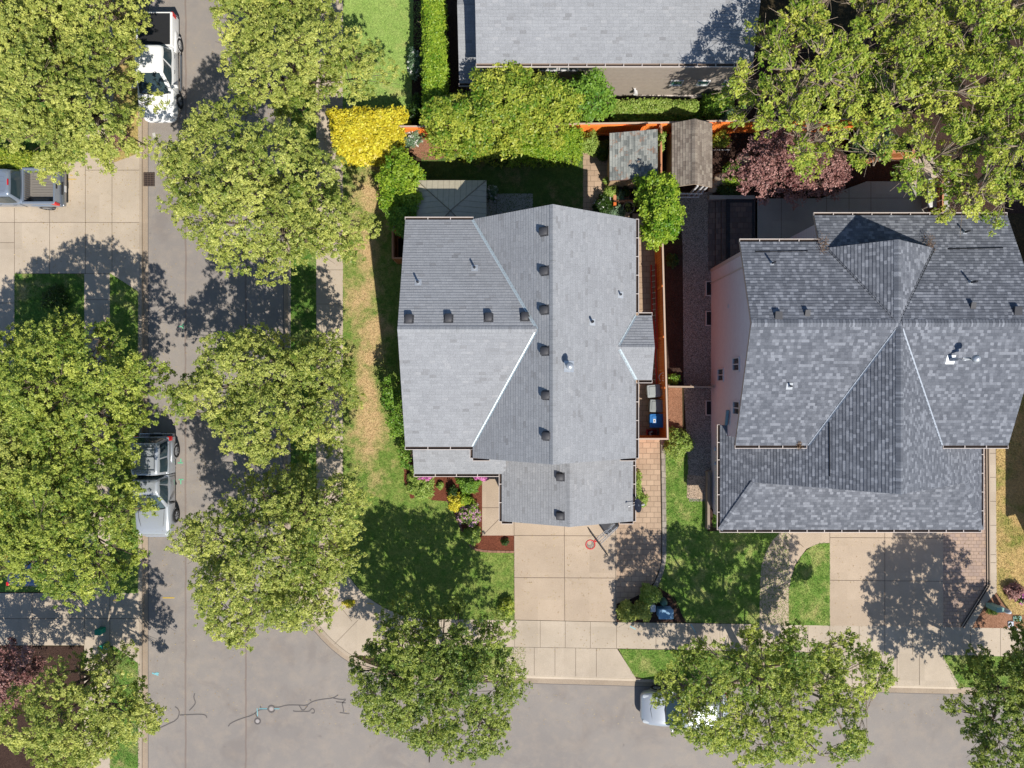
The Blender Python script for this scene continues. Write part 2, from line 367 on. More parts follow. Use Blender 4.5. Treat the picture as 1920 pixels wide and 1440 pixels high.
BARK = None
def tree(name, label, cat, cx, cy, hc, rad, up, trunk, leaf, seed, group=None, blob=.68, dens=1.0, tuft=30, per=18, lsize=.098, down=1.6,
         limbs=8, bark=None, tr=.2, z0=.12, bare=0, lower=.5, fork=.32, lobe=.34, lobe_h=1.5, pname='crown'):
    rng = np.random.default_rng(seed); C = np.array(P(cx, cy, hc)); k = (HC - hc) / FP
    rad = list(rad) if hasattr(rad, '__len__') else [rad]; M = len(rad)
    rad = np.array(rad, float) * k
    def R(th):
        w_ = 1 + .075 * np.sin(5 * th + seed) + .06 * np.sin(8 * th + 2.3 * seed) + .04 * np.sin(13 * th + seed)
        t = (th / (2 * math.pi) * M) % M; i = np.floor(t).astype(int); f = t - i; f = f * f * (3 - 2 * f)
        return (rad[i % M] * (1 - f) + rad[(i + 1) % M] * f) * w_
    base = np.array(P(trunk[0], trunk[1], z0)) if trunk else np.array([C[0], C[1], z0])
    root = thing(name, label, cat, tuple(base), 0, group)
    # big lobes (limb ends), then leaf clumps thrown over them
    lobes = []; Rm = rad.mean(); tries = 0; LR = Rm * lobe
    while len(lobes) < int(1.25 / lobe ** 2) and tries < 900:
        tries += 1; th = rng.uniform(0, 2 * math.pi); q = math.sqrt(rng.uniform(0, 1)); r = q * max(.1, R(np.array([th]))[0] - LR * .8); x, y = r * math.cos(th), r * math.sin(th)
        if all((x - b[0]) ** 2 + (y - b[1]) ** 2 > (LR * 1.28) ** 2 for b in lobes): lobes.append((x, y, LR * rng.uniform(.8, 1.25), rng.uniform(-.35, .35)))
    blobs = []; area = math.pi * np.mean(rad) ** 2; want = int(dens * area / (blob * blob * 1.05)) + 3; tries = 0
    while len(blobs) < want and tries < want * 60:
        tries += 1; th = rng.uniform(0, 2 * math.pi); q = math.sqrt(rng.uniform(0, 1)); r = q * (R(np.array([th]))[0] - blob * .5)
        x, y = r * math.cos(th), r * math.sin(th); dl = [(math.hypot(x - a, y - b) / c, e) for a, b, c, e in lobes]; dm, e = min(dl)
        if dm > 1.35 or rng.random() < max(0, dm - .8) * 1.1: continue
        if all((x - b[0]) ** 2 + (y - b[1]) ** 2 > (blob * .8) ** 2 for b in blobs):
            z = up * math.sqrt(max(0, 1 - q * q * .9)) * .75 + (e + 1.15 * math.sqrt(max(0, 1.5 - dm * dm)) - 1.25) * lobe_h - .6 * max(0, dm - .85) * down + rng.uniform(-.12, .12)
            blobs.append((x, y, z, q, 1.0))
    for i in range(int(want * lower)):
        a, b, c, e = lobes[rng.integers(len(lobes))]; th = rng.uniform(0, 2 * math.pi); q = math.sqrt(rng.uniform(0, 1)) * .85; x, y = a + c * q * math.cos(th), b + c * q * math.sin(th)
        blobs.append((x, y, -rng.uniform(.1, 1) * down * (1 - .3 * q), q, .9))
    B = np.array(blobs); nb = len(B)
    br = blob * rng.uniform(.6, 1.12, nb) * B[:, 4]
    cc = np.repeat(B[:, :3] + C, tuft, 0); h = rng.normal(0, 1, (nb * tuft, 3)); h[:, 2] = np.where(h[:, 2] < -.3, -h[:, 2], h[:, 2]); h /= np.linalg.norm(h, axis=1)[:, None]
    tc = cc + h * (np.repeat(br, tuft) * rng.uniform(.45, 1.12, nb * tuft))[:, None] * np.array([1, 1, .7])
    if bare: pass
    lp, lh = tufts(tc, None, per, rng, lsize * 1.3)
    hint = lh * .6 + np.repeat(h, per, 0) * .6
    tone = np.repeat(rng.normal(.5, .16, nb), tuft * per) + np.repeat(rng.normal(0, .16, nb * tuft), per) + rng.normal(0, .14, len(lp))
    leaf_mesh(pname, lp, hint, lsize, leaf, root, tone, rng)
    # wood
    mb = MB(); fk = np.array([base[0] * (1 - fork) + C[0] * fork, base[1] * (1 - fork) + C[1] * fork, z0 + (hc - z0) * .42])
    mid = (base + fk) / 2 + np.array([rng.normal(0, .05), rng.normal(0, .05), 0])
    mb.tube([base - [0, 0, .1], base + (mid - base) * .12, mid, fk], [tr * 1.5, tr * 1.08, tr * .95, tr * .85], 10)
    nodes = [fk]; nr = [tr * .7]
    for i in range(limbs):
        th = 2 * math.pi * (i + rng.uniform(-.25, .25)) / limbs; rr = R(np.array([th % (2 * math.pi)]))[0] * rng.uniform(.6, .85)
        e = C + np.array([rr * math.cos(th), rr * math.sin(th), up * .35 + rng.uniform(-.4, .3)]); pts = [fk]
        for t in (.2, .4, .6, .8, 1.0):
            q = fk + (e - fk) * t; q = q + np.array([0, 0, (1 - t) * t * 1.4]) + rng.normal(0, .1, 3) * (t < 1); pts.append(q)
        rs = [tr * .55 * (1 - .15 * j) for j in range(6)]; rs[-1] = tr * .12
        mb.tube(pts, rs, 6); nodes += pts[1:]; nr += rs[1:]
    if up > 1.5:
        pts = [fk, fk + (C - fk) * .5, C + [0, 0, up * .2], C + [rng.normal(0, .3), rng.normal(0, .3), up * .8]]; mb.tube(pts, [tr * .6, tr * .45, tr * .3, tr * .1], 6); nodes += pts[1:]; nr += [tr * .45, tr * .3, tr * .1]
    ND = np.array(nodes)
    for b in B:
        q = b[:3] + C; dd = np.linalg.norm(ND - q, axis=1) + np.where(ND[:, 2] > q[2] + .3, 2, 0); j = int(np.argmin(dd)); a = ND[j]
        m = (a + q) / 2 + rng.normal(0, .08, 3); r0 = min(.045, nr[j] * .6)
        mb.tube([a, m, q], [r0, r0 * .7, .012], 4, caps=False)
        for t in range(3 + bare):
            s = q + rng.normal(0, 1, 3) * br.mean() * (np.array([.5, .5, .35]) if t < 3 else np.array([.8, .8, .5]))
            if t >= 3: s[2] = q[2] + br.mean() * rng.uniform(.55, .95)
            mb.tube([m, (m + s) / 2 + rng.normal(0, .06, 3), s], [.022, .016, .008] if t >= 3 else [.016, .012, .006], 4, caps=False)
    mb.build('trunk', bark or BARK, root)
    return root

def shrub(name, label, px, py, rx, ry, h, leaf, seed, group=None, cat='shrub', n=420, lsize=.1, z0=.12, flowers=None, fmat=None, fshare=.25, per=7, spiky=0, bark=None, rz=0):
    """rounded bush: rx, ry are photo pixels at its mid height"""
    rng = np.random.default_rng(seed); hm = z0 + h * .6; k = (HC - hm) / FP; X, Y, _ = P(px, py, hm); rx *= k; ry *= k
    root = thing(name, label, cat, (X, Y, z0), 0, group)
    d = rng.normal(0, 1, (n, 3)); d[:, 2] = np.abs(d[:, 2]); d /= np.linalg.norm(d, axis=1)[:, None]
    lob = 1 + .13 * np.sin(3 * np.arctan2(d[:, 1], d[:, 0]) + seed) + .1 * np.sin(5 * np.arctan2(d[:, 1], d[:, 0]) + 2 * seed) + .07 * np.sin(7 * d[:, 2] * 3 + seed)
    rr = rng.uniform(.62, 1.02, n) * lob; dx, dy = d[:, 0] * rx * rr, d[:, 1] * ry * rr
    if rz: dx, dy = dx * math.cos(rz) - dy * math.sin(rz), dx * math.sin(rz) + dy * math.cos(rz)
    tc = np.stack([X + dx, Y + dy, z0 + .12 * h + d[:, 2] * h * .88 * rr], 1)
    lp, lh = tufts(tc, None, per, rng, lsize * 1.2)
    tone = np.repeat(rng.normal(.5, .2, n), per) + rng.normal(0, .15, n * per)
    leaf_mesh('crown', lp, lh * .5 + np.repeat(d, per, 0) * .7, lsize, leaf, root, tone, rng)
    if fmat is not None:
        sel = rng.random(n) < fshare; fc = tc[sel]; fd = d[sel]
        if flowers: sel2 = flowers(fc - np.array([X, Y, z0]), rx, ry); fc = fc[sel2]; fd = fd[sel2]
        if len(fc):
            fp, fh = tufts(fc + fd * lsize * .9, None, 5, rng, lsize * .8)
            leaf_mesh('blossom', fp, fh + np.repeat(fd, 5, 0), lsize * .8, fmat, root, rng.normal(.5, .2, len(fp)), rng, aspect=.95)
    mb = MB()
    for i in range(7):
        a = rng.uniform(0, 6.28); r = rng.uniform(.3, .75)
        mb.tube([(X + .05 * math.cos(a), Y + .05 * math.sin(a), z0 - .05), (X + rx * .3 * r * math.cos(a), Y + ry * .3 * r * math.sin(a), z0 + h * .35), (X + rx * r * math.cos(a), Y + ry * r * math.sin(a), z0 + h * .7)], [.03, .02, .008], 5)
    mb.build('stem', bark or BARK, root)
    return root

def hedge(name, label, corners, h, leaf, seed, group=None, n=2600, lsize=.12, z0=.12, per=6, wob=.12, cat='hedge', spiky=.0):
    """clipped hedge over a four-cornered plan given in photo pixels at its top"""
    rng = np.random.default_rng(seed); Q = [np.array(P(x, y, z0 + h)[:2]) for x, y in corners]; ctr = sum(Q) / 4
    root = thing(name, label, cat, (ctr[0], ctr[1], z0), 0, group)
    def pt(u, v): return (Q[0] * (1 - u)[:, None] + Q[1] * u[:, None]) * (1 - v)[:, None] + (Q[3] * (1 - u)[:, None] + Q[2] * u[:, None]) * v[:, None]
    nt_ = int(n * .7); u = rng.random(nt_); v = rng.random(nt_); p = pt(u, v)
    edge = np.minimum(np.minimum(u, 1 - u), np.minimum(v, 1 - v)); z = z0 + h * (1 - .28 * np.exp(-edge * 12)) + rng.normal(0, .07, nt_) + .1 * np.sin(u * 9 + seed) * np.cos(v * 7)
    top = np.column_stack([p, z]); dt = np.column_stack([(u - .5) * .5, (v - .5) * .5, np.ones(nt_)])
    ns = n - nt_; a = rng.random(ns) * 4; e = a.astype(int); f = a - e
    uu = np.select([e == 0, e == 1, e == 2, e == 3], [f, np.ones(ns), 1 - f, np.zeros(ns)]); vv = np.select([e == 0, e == 1, e == 2, e == 3], [np.zeros(ns), f, np.ones(ns), 1 - f])
    ps = pt(uu, vv); outv = ps - ctr; outv /= np.linalg.norm(outv, axis=1)[:, None] + 1e-9
    zz = z0 + rng.random(ns) * h * .95; ps = ps + outv * (rng.normal(0, wob * .6, ns))[:, None]; side = np.column_stack([ps, zz]); ds = np.column_stack([outv, np.full(ns, .3)])
    tc = np.vstack([top, side]); dd = np.vstack([dt, ds]); lp, lh = tufts(tc, None, per, rng, lsize * 1.2)
    tone = np.repeat(rng.normal(.5, .2, n), per) + rng.normal(0, .15, n * per)
    leaf_mesh('crown', lp, lh * .5 + np.repeat(dd, per, 0) * .6, lsize, leaf, root, tone, rng)
    mb = MB()
    for i in range(14):
        q = pt(rng.uniform(.1, .9, 1), rng.uniform(.1, .9, 1))[0]; mb.tube([(q[0], q[1], z0 - .05), (q[0] + rng.normal(0, .1), q[1] + rng.normal(0, .1), z0 + h * .5), (q[0] + rng.normal(0, .25), q[1] + rng.normal(0, .25), z0 + h * .9)], [.04, .03, .012], 5)
    mb.build('stem', BARK, root)
    return root

# ---------------------------------------------------------------- roofs and walls
def clip(poly, k, lim, keep_ge):
    out = []
    for i in range(len(poly)):
        a, b = poly[i], poly[(i + 1) % len(poly)]
        ia = a[k] >= lim if keep_ge else a[k] <= lim; ib = b[k] >= lim if keep_ge else b[k] <= lim
        if ia: out.append(a)
        if ia != ib:
            t = (lim - a[k]) / (b[k] - a[k]); out.append((a[0] + (b[0] - a[0]) * t, a[1] + (b[1] - a[1]) * t))
    return out
def plane_frame(pts):
    p = [Vector(q) for q in pts]; n = Vector((0, 0, 0))
    for i in range(len(p)): n += p[i].cross(p[(i + 1) % len(p)])
    n.normalize()
    if n.z < 0: n = -n
    u = Vector((-n.y, n.x, 0)); u = u.normalized() if u.length > 1e-6 else Vector((1, 0, 0)); v = n.cross(u)
    return p, n, u, v
def roof_face(mb, pts, e=.145, t=.021, z_eave=None, under=None, thick=.16):
    p, n, u, v = plane_frame(pts); pn = p[0].dot(n); q = [(a.dot(u), a.dot(v)) for a in p]
    ar = sum(q[i][0] * q[(i + 1) % len(q)][1] - q[(i + 1) % len(q)][0] * q[i][1] for i in range(len(q)))
    if ar < 0: q = q[::-1]
    v0 = min(a[1] for a in q)
    if z_eave is not None:                      # common datum so adjoining pieces share courses
        lo = min(p, key=lambda a: a.z); v0 = lo.dot(v) - (lo.z - z_eave) / max(v.z, 1e-6)
    v1 = max(a[1] for a in q); k0 = int(math.floor((min(a[1] for a in q) - v0) / e + 1e-6)); k1 = int(math.ceil((v1 - v0) / e - 1e-6))
    for k in range(k0, k1):
        a0 = v0 + k * e; s = clip(clip(q, 1, a0, True), 1, a0 + e, False)
        if len(s) < 3: continue
        w = [u * a + v * b + n * (pn + t * (1 - (b - a0) / e)) for a, b in s]
        mb.poly(w, [(a, (k + .02 + .96 * (b - a0) / e) * e) for a, b in s])
        bot = [a for a, b in s if abs(b - a0) < 1e-5]
        if len(bot) >= 2:
            ua, ub = min(bot), max(bot)
            mb.poly([u * ua + v * a0 + n * (pn - .004), u * ub + v * a0 + n * (pn - .004), u * ub + v * a0 + n * (pn + t), u * ua + v * a0 + n * (pn + t)], [(ua, k * e), (ub, k * e), (ub, k * e + .01), (ua, k * e + .01)])
    if under is not None:
        w = [u * a + v * b + n * (pn - .006) for a, b in q]; under.poly(w)
        d = Vector((0, 0, -thick)); under.poly([x + d for x in w][::-1])
        for i in range(len(w)):
            a, b = w[i], w[(i + 1) % len(w)]; under.poly([a, a + d, b + d, b][::-1])
def ridge_cap(mb, a, b, da, db, w=.15, e=.145, lift=.03, step=.145):
    """overlapping cap shingles from a to b; da/db = fall per metre to each side"""
    a, b = Vector(a), Vector(b); L = (b - a).length; d = (b - a) / L; s = Vector((-d.y, d.x, 0)).normalized(); n = max(2, int(L / step))
    for i in range(n):
        p, q = a + d * L * i / n, a + d * (L * (i + 1) / n); z0, z1 = lift + .012, lift
        for sg, fall in ((1, da), (-1, db)):
            p2, q2 = p + s * sg * w - Vector((0, 0, fall * w)), q + s * sg * w - Vector((0, 0, fall * w))
            f = [p + Vector((0, 0, z0)), q + Vector((0, 0, z1)), q2 + Vector((0, 0, z1)), p2 + Vector((0, 0, z0))]
            if sg > 0: f = f[::-1]
            mb.poly(f, [(i * 1.7 + .1, 77.3 * e + i * e), (i * 1.7 + .2, 77.3 * e + i * e), (i * 1.7 + .2, 77.5 * e + i * e), (i * 1.7 + .1, 77.5 * e + i * e)])
def valley(mb, a, b, nA, nB, w=.085, lift=.03):
    """metal valley flashing from a to b lying on both planes"""
    a, b = Vector(a), Vector(b); d = (b - a).normalized()
    for n, o in ((Vector(nA), Vector(nB)), (Vector(nB), Vector(nA))):
        s = n.cross(d).normalized()
        if s.dot(o) < 0: s = -s          # towards the side where the other plane is not
        f = [a + n * lift * .4, b + n * lift * .4, b + s * w + n * lift, a + s * w + n * lift]
        if (f[1] - f[0]).cross(f[2] - f[1]).z < 0: f = f[::-1]
        mb.poly(f, mi=0)
def gutter(mb, p0, p1, out, w=.13, dep=.1, hang=.9, lipw=.028):
    """mi 0 = pale metal, mi 1 = dark trough"""
    a, b = Vector(p0), Vector(p1); o = Vector((out[0], out[1], 0)).normalized(); d = (b - a).normalized(); Z = Vector((0, 0, 1))
    def bar(c0, c1, ow, zl, zh, mi):
        vs = []
        for c in (c0, c1):
            for (oo, z) in ((0, zl), (ow, zl), (ow, zh), (0, zh)): vs.append(c + o * oo + Z * z)
        mb.raw([tuple(x) for x in vs], [(0, 1, 2, 3), (7, 6, 5, 4), (0, 4, 5, 1), (1, 5, 6, 2), (2, 6, 7, 3), (3, 7, 4, 0)], mi, False)
    bar(a, b, w, -dep - .012, -dep, 1)
    bar(a + o * w, b + o * w, lipw, -dep - .012, -.004, 0)
    bar(a - d * .02, a, w + lipw, -dep - .012, -.004, 0); bar(b, b + d * .02, w + lipw, -dep - .012, -.004, 0)
    L = (b - a).length; k = max(1, int(L / hang))
    for i in range(1, k):
        c = a + d * L * i / k; bar(c - d * .018, c + d * .018, w, -.03, -.006, 0)
def wall(mb, pts, ztop, z0=0, mi=0, closed=True):
    """vertical walls along plan points; ztop = height or list"""
    n = len(pts); u = 0
    for i in range(n if closed else n - 1):
        (x0, y0), (x1, y1) = pts[i], pts[(i + 1) % n]; L = math.hypot(x1 - x0, y1 - y0)
        za = ztop[i] if hasattr(ztop, '__len__') else ztop; zb = ztop[(i + 1) % n] if hasattr(ztop, '__len__') else ztop
        mb.poly([(x0, y0, z0), (x1, y1, z0), (x1, y1, zb), (x0, y0, za)], [(u, z0), (u + L, z0), (u + L, zb), (u, za)], mi); u += L
def vpoly(mb, pts, mi=0):
    """vertical polygon with uv = (run, height)"""
    a = pts[0]; mb.poly(pts, [(math.hypot(p[0] - a[0], p[1] - a[1]), p[2]) for p in pts], mi)

def window(parent, c, w, h, nrm, frame, pane, split=True, name='window'):
    """c = centre on wall, nrm = outward normal (x,y)"""
    n = Vector((nrm[0], nrm[1], 0)).normalized(); s = Vector((-n.y, n.x, 0)); c = Vector(c); Z = Vector((0, 0, 1)); f = MB()
    def bar(u0, u1, z0, z1, d0, d1, m):
        vs = [tuple(c + s * u + n * d + Z * z) for d in (d0, d1) for z in (z0, z1) for u in (u0, u1)]
        m.raw(vs, [(0, 2, 3, 1), (4, 5, 7, 6), (0, 1, 5, 4), (2, 6, 7, 3), (0, 4, 6, 2), (1, 3, 7, 5)], 0, False)
    t = .07; bar(-w / 2, -w / 2 + t, -h / 2, h / 2, -.02, .05, f); bar(w / 2 - t, w / 2, -h / 2, h / 2, -.02, .05, f)
    bar(-w / 2 + t, w / 2 - t, -h / 2, -h / 2 + t, -.02, .06, f); bar(-w / 2 + t, w / 2 - t, h / 2 - t, h / 2, -.02, .05, f)
    if split: bar(-.025, .025, -h / 2 + t, h / 2 - t, -.02, .04, f)
    fo = f.build(name, frame, parent); g = MB(); bar(-w / 2 + t, w / 2 - t, -h / 2 + t, h / 2 - t, 0, .012, g); g.build('pane', pane, fo)
    return fo

def on_roof(pts_plane, px, py):
    """point on a roof plane (3 pts) seen at photo pixel"""
    a, b, c = [Vector(p) for p in pts_plane]; n = (b - a).cross(c - a).normalized()
    if n.z < 0: n = -n
    o = Vector((0, 0, HC)); d = Vector(P(px, py, 0)) - o; t = (a - o).dot(n) / d.dot(n); return o + d * t, n
def box_vent(parent, plane, px, py, mat, w=.36, label=None):
    """squat hooded attic vent whose throat faces down the slope"""
    c, n = on_roof(plane, px, py); u = Vector((-n.y, n.x, 0)).normalized(); v = n.cross(u); mb = MB()
    def pt(a, b, h): return tuple(c + u * a + v * b + n * h)
    # flange and hood: hood is low upslope, tall downslope with rounded shoulders
    mb.poly([pt(-w * .62, -w * .62, .02), pt(w * .62, -w * .62, .02), pt(w * .62, w * .62, .02), pt(-w * .62, w * .62, .02)], mi=0)
    secs = []
    for b, hh, ww in ((w * .5, .05, .36), (w * .38, .12, .46), (0, .17, .5), (-w * .4, .2, .5), (-w * .5, .19, .48)):
        secs.append([pt(-w * ww, b, .02), pt(-w * ww, b, hh * .75), pt(-w * ww * .8, b, hh), pt(w * ww * .8, b, hh), pt(w * ww, b, hh * .75), pt(w * ww, b, .02)])
    mb.loft(secs, mi=0)
    o = mb.build('roof_vent', mat, parent); return o
def pipe(parent, plane, px, py, mat, fmat, r=.05, h=.4, plate=.16, name='vent_pipe', cap=None):
    c, n = on_roof(plane, px, py); u = Vector((-n.y, n.x, 0)).normalized(); v = n.cross(u)
    mb = MB(); mb.poly([tuple(c + u * a * plate + v * b * plate * 1.1 + n * .024) for a, b in ((-1, -1), (1, -1), (1, 1), (-1, 1))], mi=1)
    mb.tube([c, c + Vector((0, 0, .1))], [r * 1.8, r * 1.25], 12, mi=1); mb.tube([c, c + Vector((0, 0, h))], r, 12)
    mb.disc(c + Vector((0, 0, h + .002)), r * .75, 10, mi=2)
    if cap:
        t = c + Vector((0, 0, h)); mb.tube([t, t + Vector((0, 0, .03)), t + Vector((0, 0, .14)), t + Vector((0, 0, .2)), t + Vector((0, 0, .23))], [r * 1.2, cap, cap, cap * .6, .01], 16, mi=0)
    return mb.build(name, [mat, fmat, MATS['black_plastic']], parent)

def fence(name, label, pts, mats, h=1.8, z0=.12, group=None, cap=True, post_every=2.4, inner=1):
    """pts photo pixels of the fence top; boards, rails and posts"""
    q = [Vector(P(x, y, z0 + h)[:2] + (0,)) for x, y in pts]; root = thing(name, label, 'fence', (q[0].x, q[0].y, z0), 0, group)
    mb = MB(); u0 = 0
    for i in range(len(q) - 1):
        a, b = q[i], q[i + 1]; L = (b - a).length; d = (b - a) / L; s = Vector((-d.y, d.x, 0)) * .012
        n = max(1, int(L / .14))
        for k in range(n):
            p0, p1 = a + d * (L * k / n + .004), a + d * (L * (k + 1) / n - .004); jig = .01 * ((k * 7) % 3); zt = z0 + h - .03 - jig
            uu = u0 + L * k / n + .02; w = L / n
            for sg in (1, -1):
                f = [p0 + s * sg + Vector((0, 0, z0)), p1 + s * sg + Vector((0, 0, z0)), p1 + s * sg + Vector((0, 0, zt)), p0 + s * sg + Vector((0, 0, zt))]
                mb.poly(f if sg < 0 else f[::-1], [(uu, 0), (uu + w * .9, 0), (uu + w * .9, h), (uu, h)] if sg < 0 else [(uu, h), (uu + w * .9, h), (uu + w * .9, 0), (uu, 0)])
            mb.poly([p0 - s + Vector((0, 0, zt)), p1 - s + Vector((0, 0, zt)), p1 + s + Vector((0, 0, zt)), p0 + s + Vector((0, 0, zt))], [(uu, 0)] * 4)
        u0 += L
        ang = math.atan2(d.y, d.x); m = (a + b) / 2
        if cap: rl = MB(); rl.box(m.x - L / 2 - .04, m.x + L / 2 + .04, m.y - .045, m.y + .045, z0 + h - .025 + i * .004, z0 + h + .012 + i * .004, rz=ang); rl.build('cap_rail', mats[1], root)
        off = Vector((-d.y, d.x, 0)) * .045 * inner
        for z in (.3, h - .25): rl = MB(); rl.box(m.x + off.x - L / 2, m.x + off.x + L / 2, m.y + off.y - .02, m.y + off.y + .02, z0 + z, z0 + z + .09, rz=ang); rl.build('rail', mats[-1], root)
        np_ = max(1, int(L / post_every))
        for k in range(np_ + (1 if i == len(q) - 2 else 0)):
            c = a + d * (L * k / np_) + off; pm = MB(); pm.box(c.x - .05, c.x + .05, c.y - .05, c.y + .05, z0 - .1, z0 + h - .03, rz=ang); pm.build('post', mats[-1], root)
    mb.build('board_panel', mats[0], root)
    return root
# ---------------------------------------------------------------- materials
ASPH = m_asphalt()
CONC = m_concrete('concrete', D(214, 198, 178)); CONC2 = m_concrete('concrete_aggregate', D(206, 186, 164), .22, .16); CONC3 = m_concrete('concrete_gutter', D(190, 172, 152), .15, .25)
CONCG = m_concrete('concrete_grey', D(196, 192, 184), .15, .2)
KERBM = m_concrete('kerb_concrete', D(205, 188, 168), .12, .3)
PAVE = m_paver('paver_buff', D(203, 176, 150), D(186, 160, 136), .42, .3, .014); PAVE2 = m_paver('paver_mixed', D(200, 172, 150), D(178, 156, 144), .3, .2, .012)
PAVED = m_paver('paver_grey', D(140, 122, 114), D(108, 98, 96), .3, .3, .014); PAVEB = m_paver('paver_charcoal', D(72, 74, 80), D(60, 62, 68), .2, .1, .012)
STONE = m_paver('edging_stone', D(182, 172, 158), D(160, 150, 140), .35, .35, .02)
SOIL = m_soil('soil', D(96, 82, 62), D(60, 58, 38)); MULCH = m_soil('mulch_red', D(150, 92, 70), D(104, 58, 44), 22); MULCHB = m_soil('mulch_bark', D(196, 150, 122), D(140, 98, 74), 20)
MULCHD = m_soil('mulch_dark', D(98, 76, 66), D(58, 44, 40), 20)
GRAV = m_gravel('gravel', D(158, 150, 142), 30); GRAVW = m_gravel('gravel_warm', D(190, 168, 146), 34); 
LAWN_W = m_lawn('lawn_parched', D(118, 152, 66), D(160, 174, 92), D(224, 192, 142), .28, .45, (P(692, 0)[0], 1.1), (P(0, 930)[1], P(0, 840)[1]))
LAWN_SW = m_lawn('lawn_corner', D(96, 140, 58), D(136, 162, 80), D(206, 186, 134), .25, .6)
LAWN_N = m_lawn('lawn_pale', D(156, 188, 96), D(174, 200, 110), D(216, 200, 134), .2, .45)
LAWN_B = m_lawn('lawn_back', D(92, 122, 60), D(116, 138, 72), D(190, 162, 122), .25, .4)
LAWN_E = m_lawn('lawn_lush', D(106, 146, 60), D(150, 174, 88), D(198, 194, 124), .28, .9)
LAWN_R = m_lawn('lawn_dry', D(140, 152, 72), D(172, 168, 92), D(220, 188, 128), .6, .6)
GREENP = plain('paint_green', D(110, 220, 170), .6); YELP = plain('paint_yellow', D(225, 190, 80), .6); BLUEP = plain('paint_blue', D(140, 205, 215), .6); WHITEP = plain('paint_white', D(215, 212, 205), .6)
TAR = plain('crack_sealant', D(104, 98, 96), .6); JOINT = plain('joint_dark', D(104, 88, 74), .9)
SH1 = m_shingle('shingle_grey', [(0, D(148, 149, 152)), (.03, D(157, 158, 161)), (.06, D(162, 164, 168)), (.95, D(171, 173, 177)), (1, D(176, 177, 180))], .3, .145, .2, grime=.12, ln=.12)
SH2 = m_shingle('shingle_charcoal', [(0, D(106, 110, 119)), (.3, D(116, 120, 129)), (.62, D(126, 130, 139)), (.8, D(138, 142, 151)), (.86, D(148, 152, 161)), (1, D(154, 158, 167))], .17, .15, .15, grime=.12, ln=.2)
SH3 = m_shingle('shingle_weathered', [(0, D(128, 132, 130)), (.5, D(164, 168, 164)), (1, D(182, 184, 178))], .28, .15, .3, rust=D(166, 122, 96))
SH4 = m_shingle('shingle_brown', [(0, D(136, 124, 114)), (.5, D(158, 146, 135)), (1, D(174, 163, 150))], .24, .15, .5)
SID1 = m_siding('siding_taupe', D(176, 164, 152)); SID2 = m_siding('siding_rose', D(250, 242, 246), .2); SID3 = m_siding('siding_tan', D(206, 176, 142))
TRIM = plain('trim_pale', D(226, 214, 206), .5); TRIMW = plain('trim_white', D(236, 236, 238), .45); FASC = plain('fascia_beige', D(206, 184, 168), .6); DARKM = plain('trough_dark', D(74, 60, 52), .8)
FLASH = plain('flashing_metal', D(206, 220, 226), .4, .5, .15); FLASHD = plain('flashing_dark', D(96, 98, 104), .45, .5, .5); LEADM = plain('flashing_lead', D(188, 194, 202), .6)
BLK = plain('black_plastic', (.012, .012, .014, 1), .5); VENTM = plain('vent_grey', D(74, 74, 78), .6); PIPEM = plain('pipe_grey', D(70, 72, 78), .6); GALV = plain('galvanised', D(204, 209, 216), .4, .5, .4)
CEDAR = m_boards('cedar_boards', D(255, 146, 66, 1.05), D(246, 124, 50, 1.05)); CEDARR = plain('cedar_rail', D(216, 150, 110), .7); WEATH = plain('timber_weathered', D(188, 168, 148), .8); CEDARO = m_boards('cedar_old', D(196, 128, 72), D(168, 104, 60))
CEDARS = plain('cedar_orange', D(255, 140, 62, 1.05), .75); CEDARC = plain('cedar_cap', D(212, 186, 166), .7)
GLASS = m_glass('glass_dark'); GLASST = m_glass('glass_teal', (.05, .15, .14, 1), .08)
BARK = m_soil('bark_grey', D(150, 132, 116), D(92, 80, 70), 18); BARKP = m_soil('bark_pale', D(206, 188, 168), D(150, 132, 112), 18)
LF = m_leaf('leaf_olive', D(122, 150, 52), D(246, 248, 134)); LF2 = m_leaf('leaf_green', D(102, 140, 48), D(234, 242, 114)); LFD = m_leaf('leaf_deep', D(84, 122, 50), D(208, 220, 104))
LFB = m_leaf('leaf_bright', D(92, 150, 30), D(208, 232, 80)); LFH = m_leaf('leaf_laurel', D(96, 146, 36), D(232, 236, 98)); LFY = m_leaf('leaf_gold', D(206, 180, 24), D(255, 248, 84), .12)
LFP = m_leaf('leaf_plum', D(110, 60, 62), D(216, 164, 156), .15); LFO = m_leaf('leaf_oak', D(128, 168, 48), D(240, 242, 110)); LFG = m_leaf('leaf_mid', D(84, 140, 44), D(170, 208, 80)); LFS = m_leaf('leaf_sage', D(92, 130, 96), D(160, 190, 150))
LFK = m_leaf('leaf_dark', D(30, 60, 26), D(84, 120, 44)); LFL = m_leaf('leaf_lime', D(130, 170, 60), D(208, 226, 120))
PINK = m_leaf('petal_pink', D(226, 90, 190), D(250, 170, 225), .25); PINKL = m_leaf('petal_pale_pink', D(220, 150, 190), D(245, 205, 225), .25); WHT = m_leaf('petal_white', D(230, 230, 226), D(252, 252, 248), .2); REDF = m_leaf('petal_red', D(200, 40, 40), D(230, 70, 60), .2)

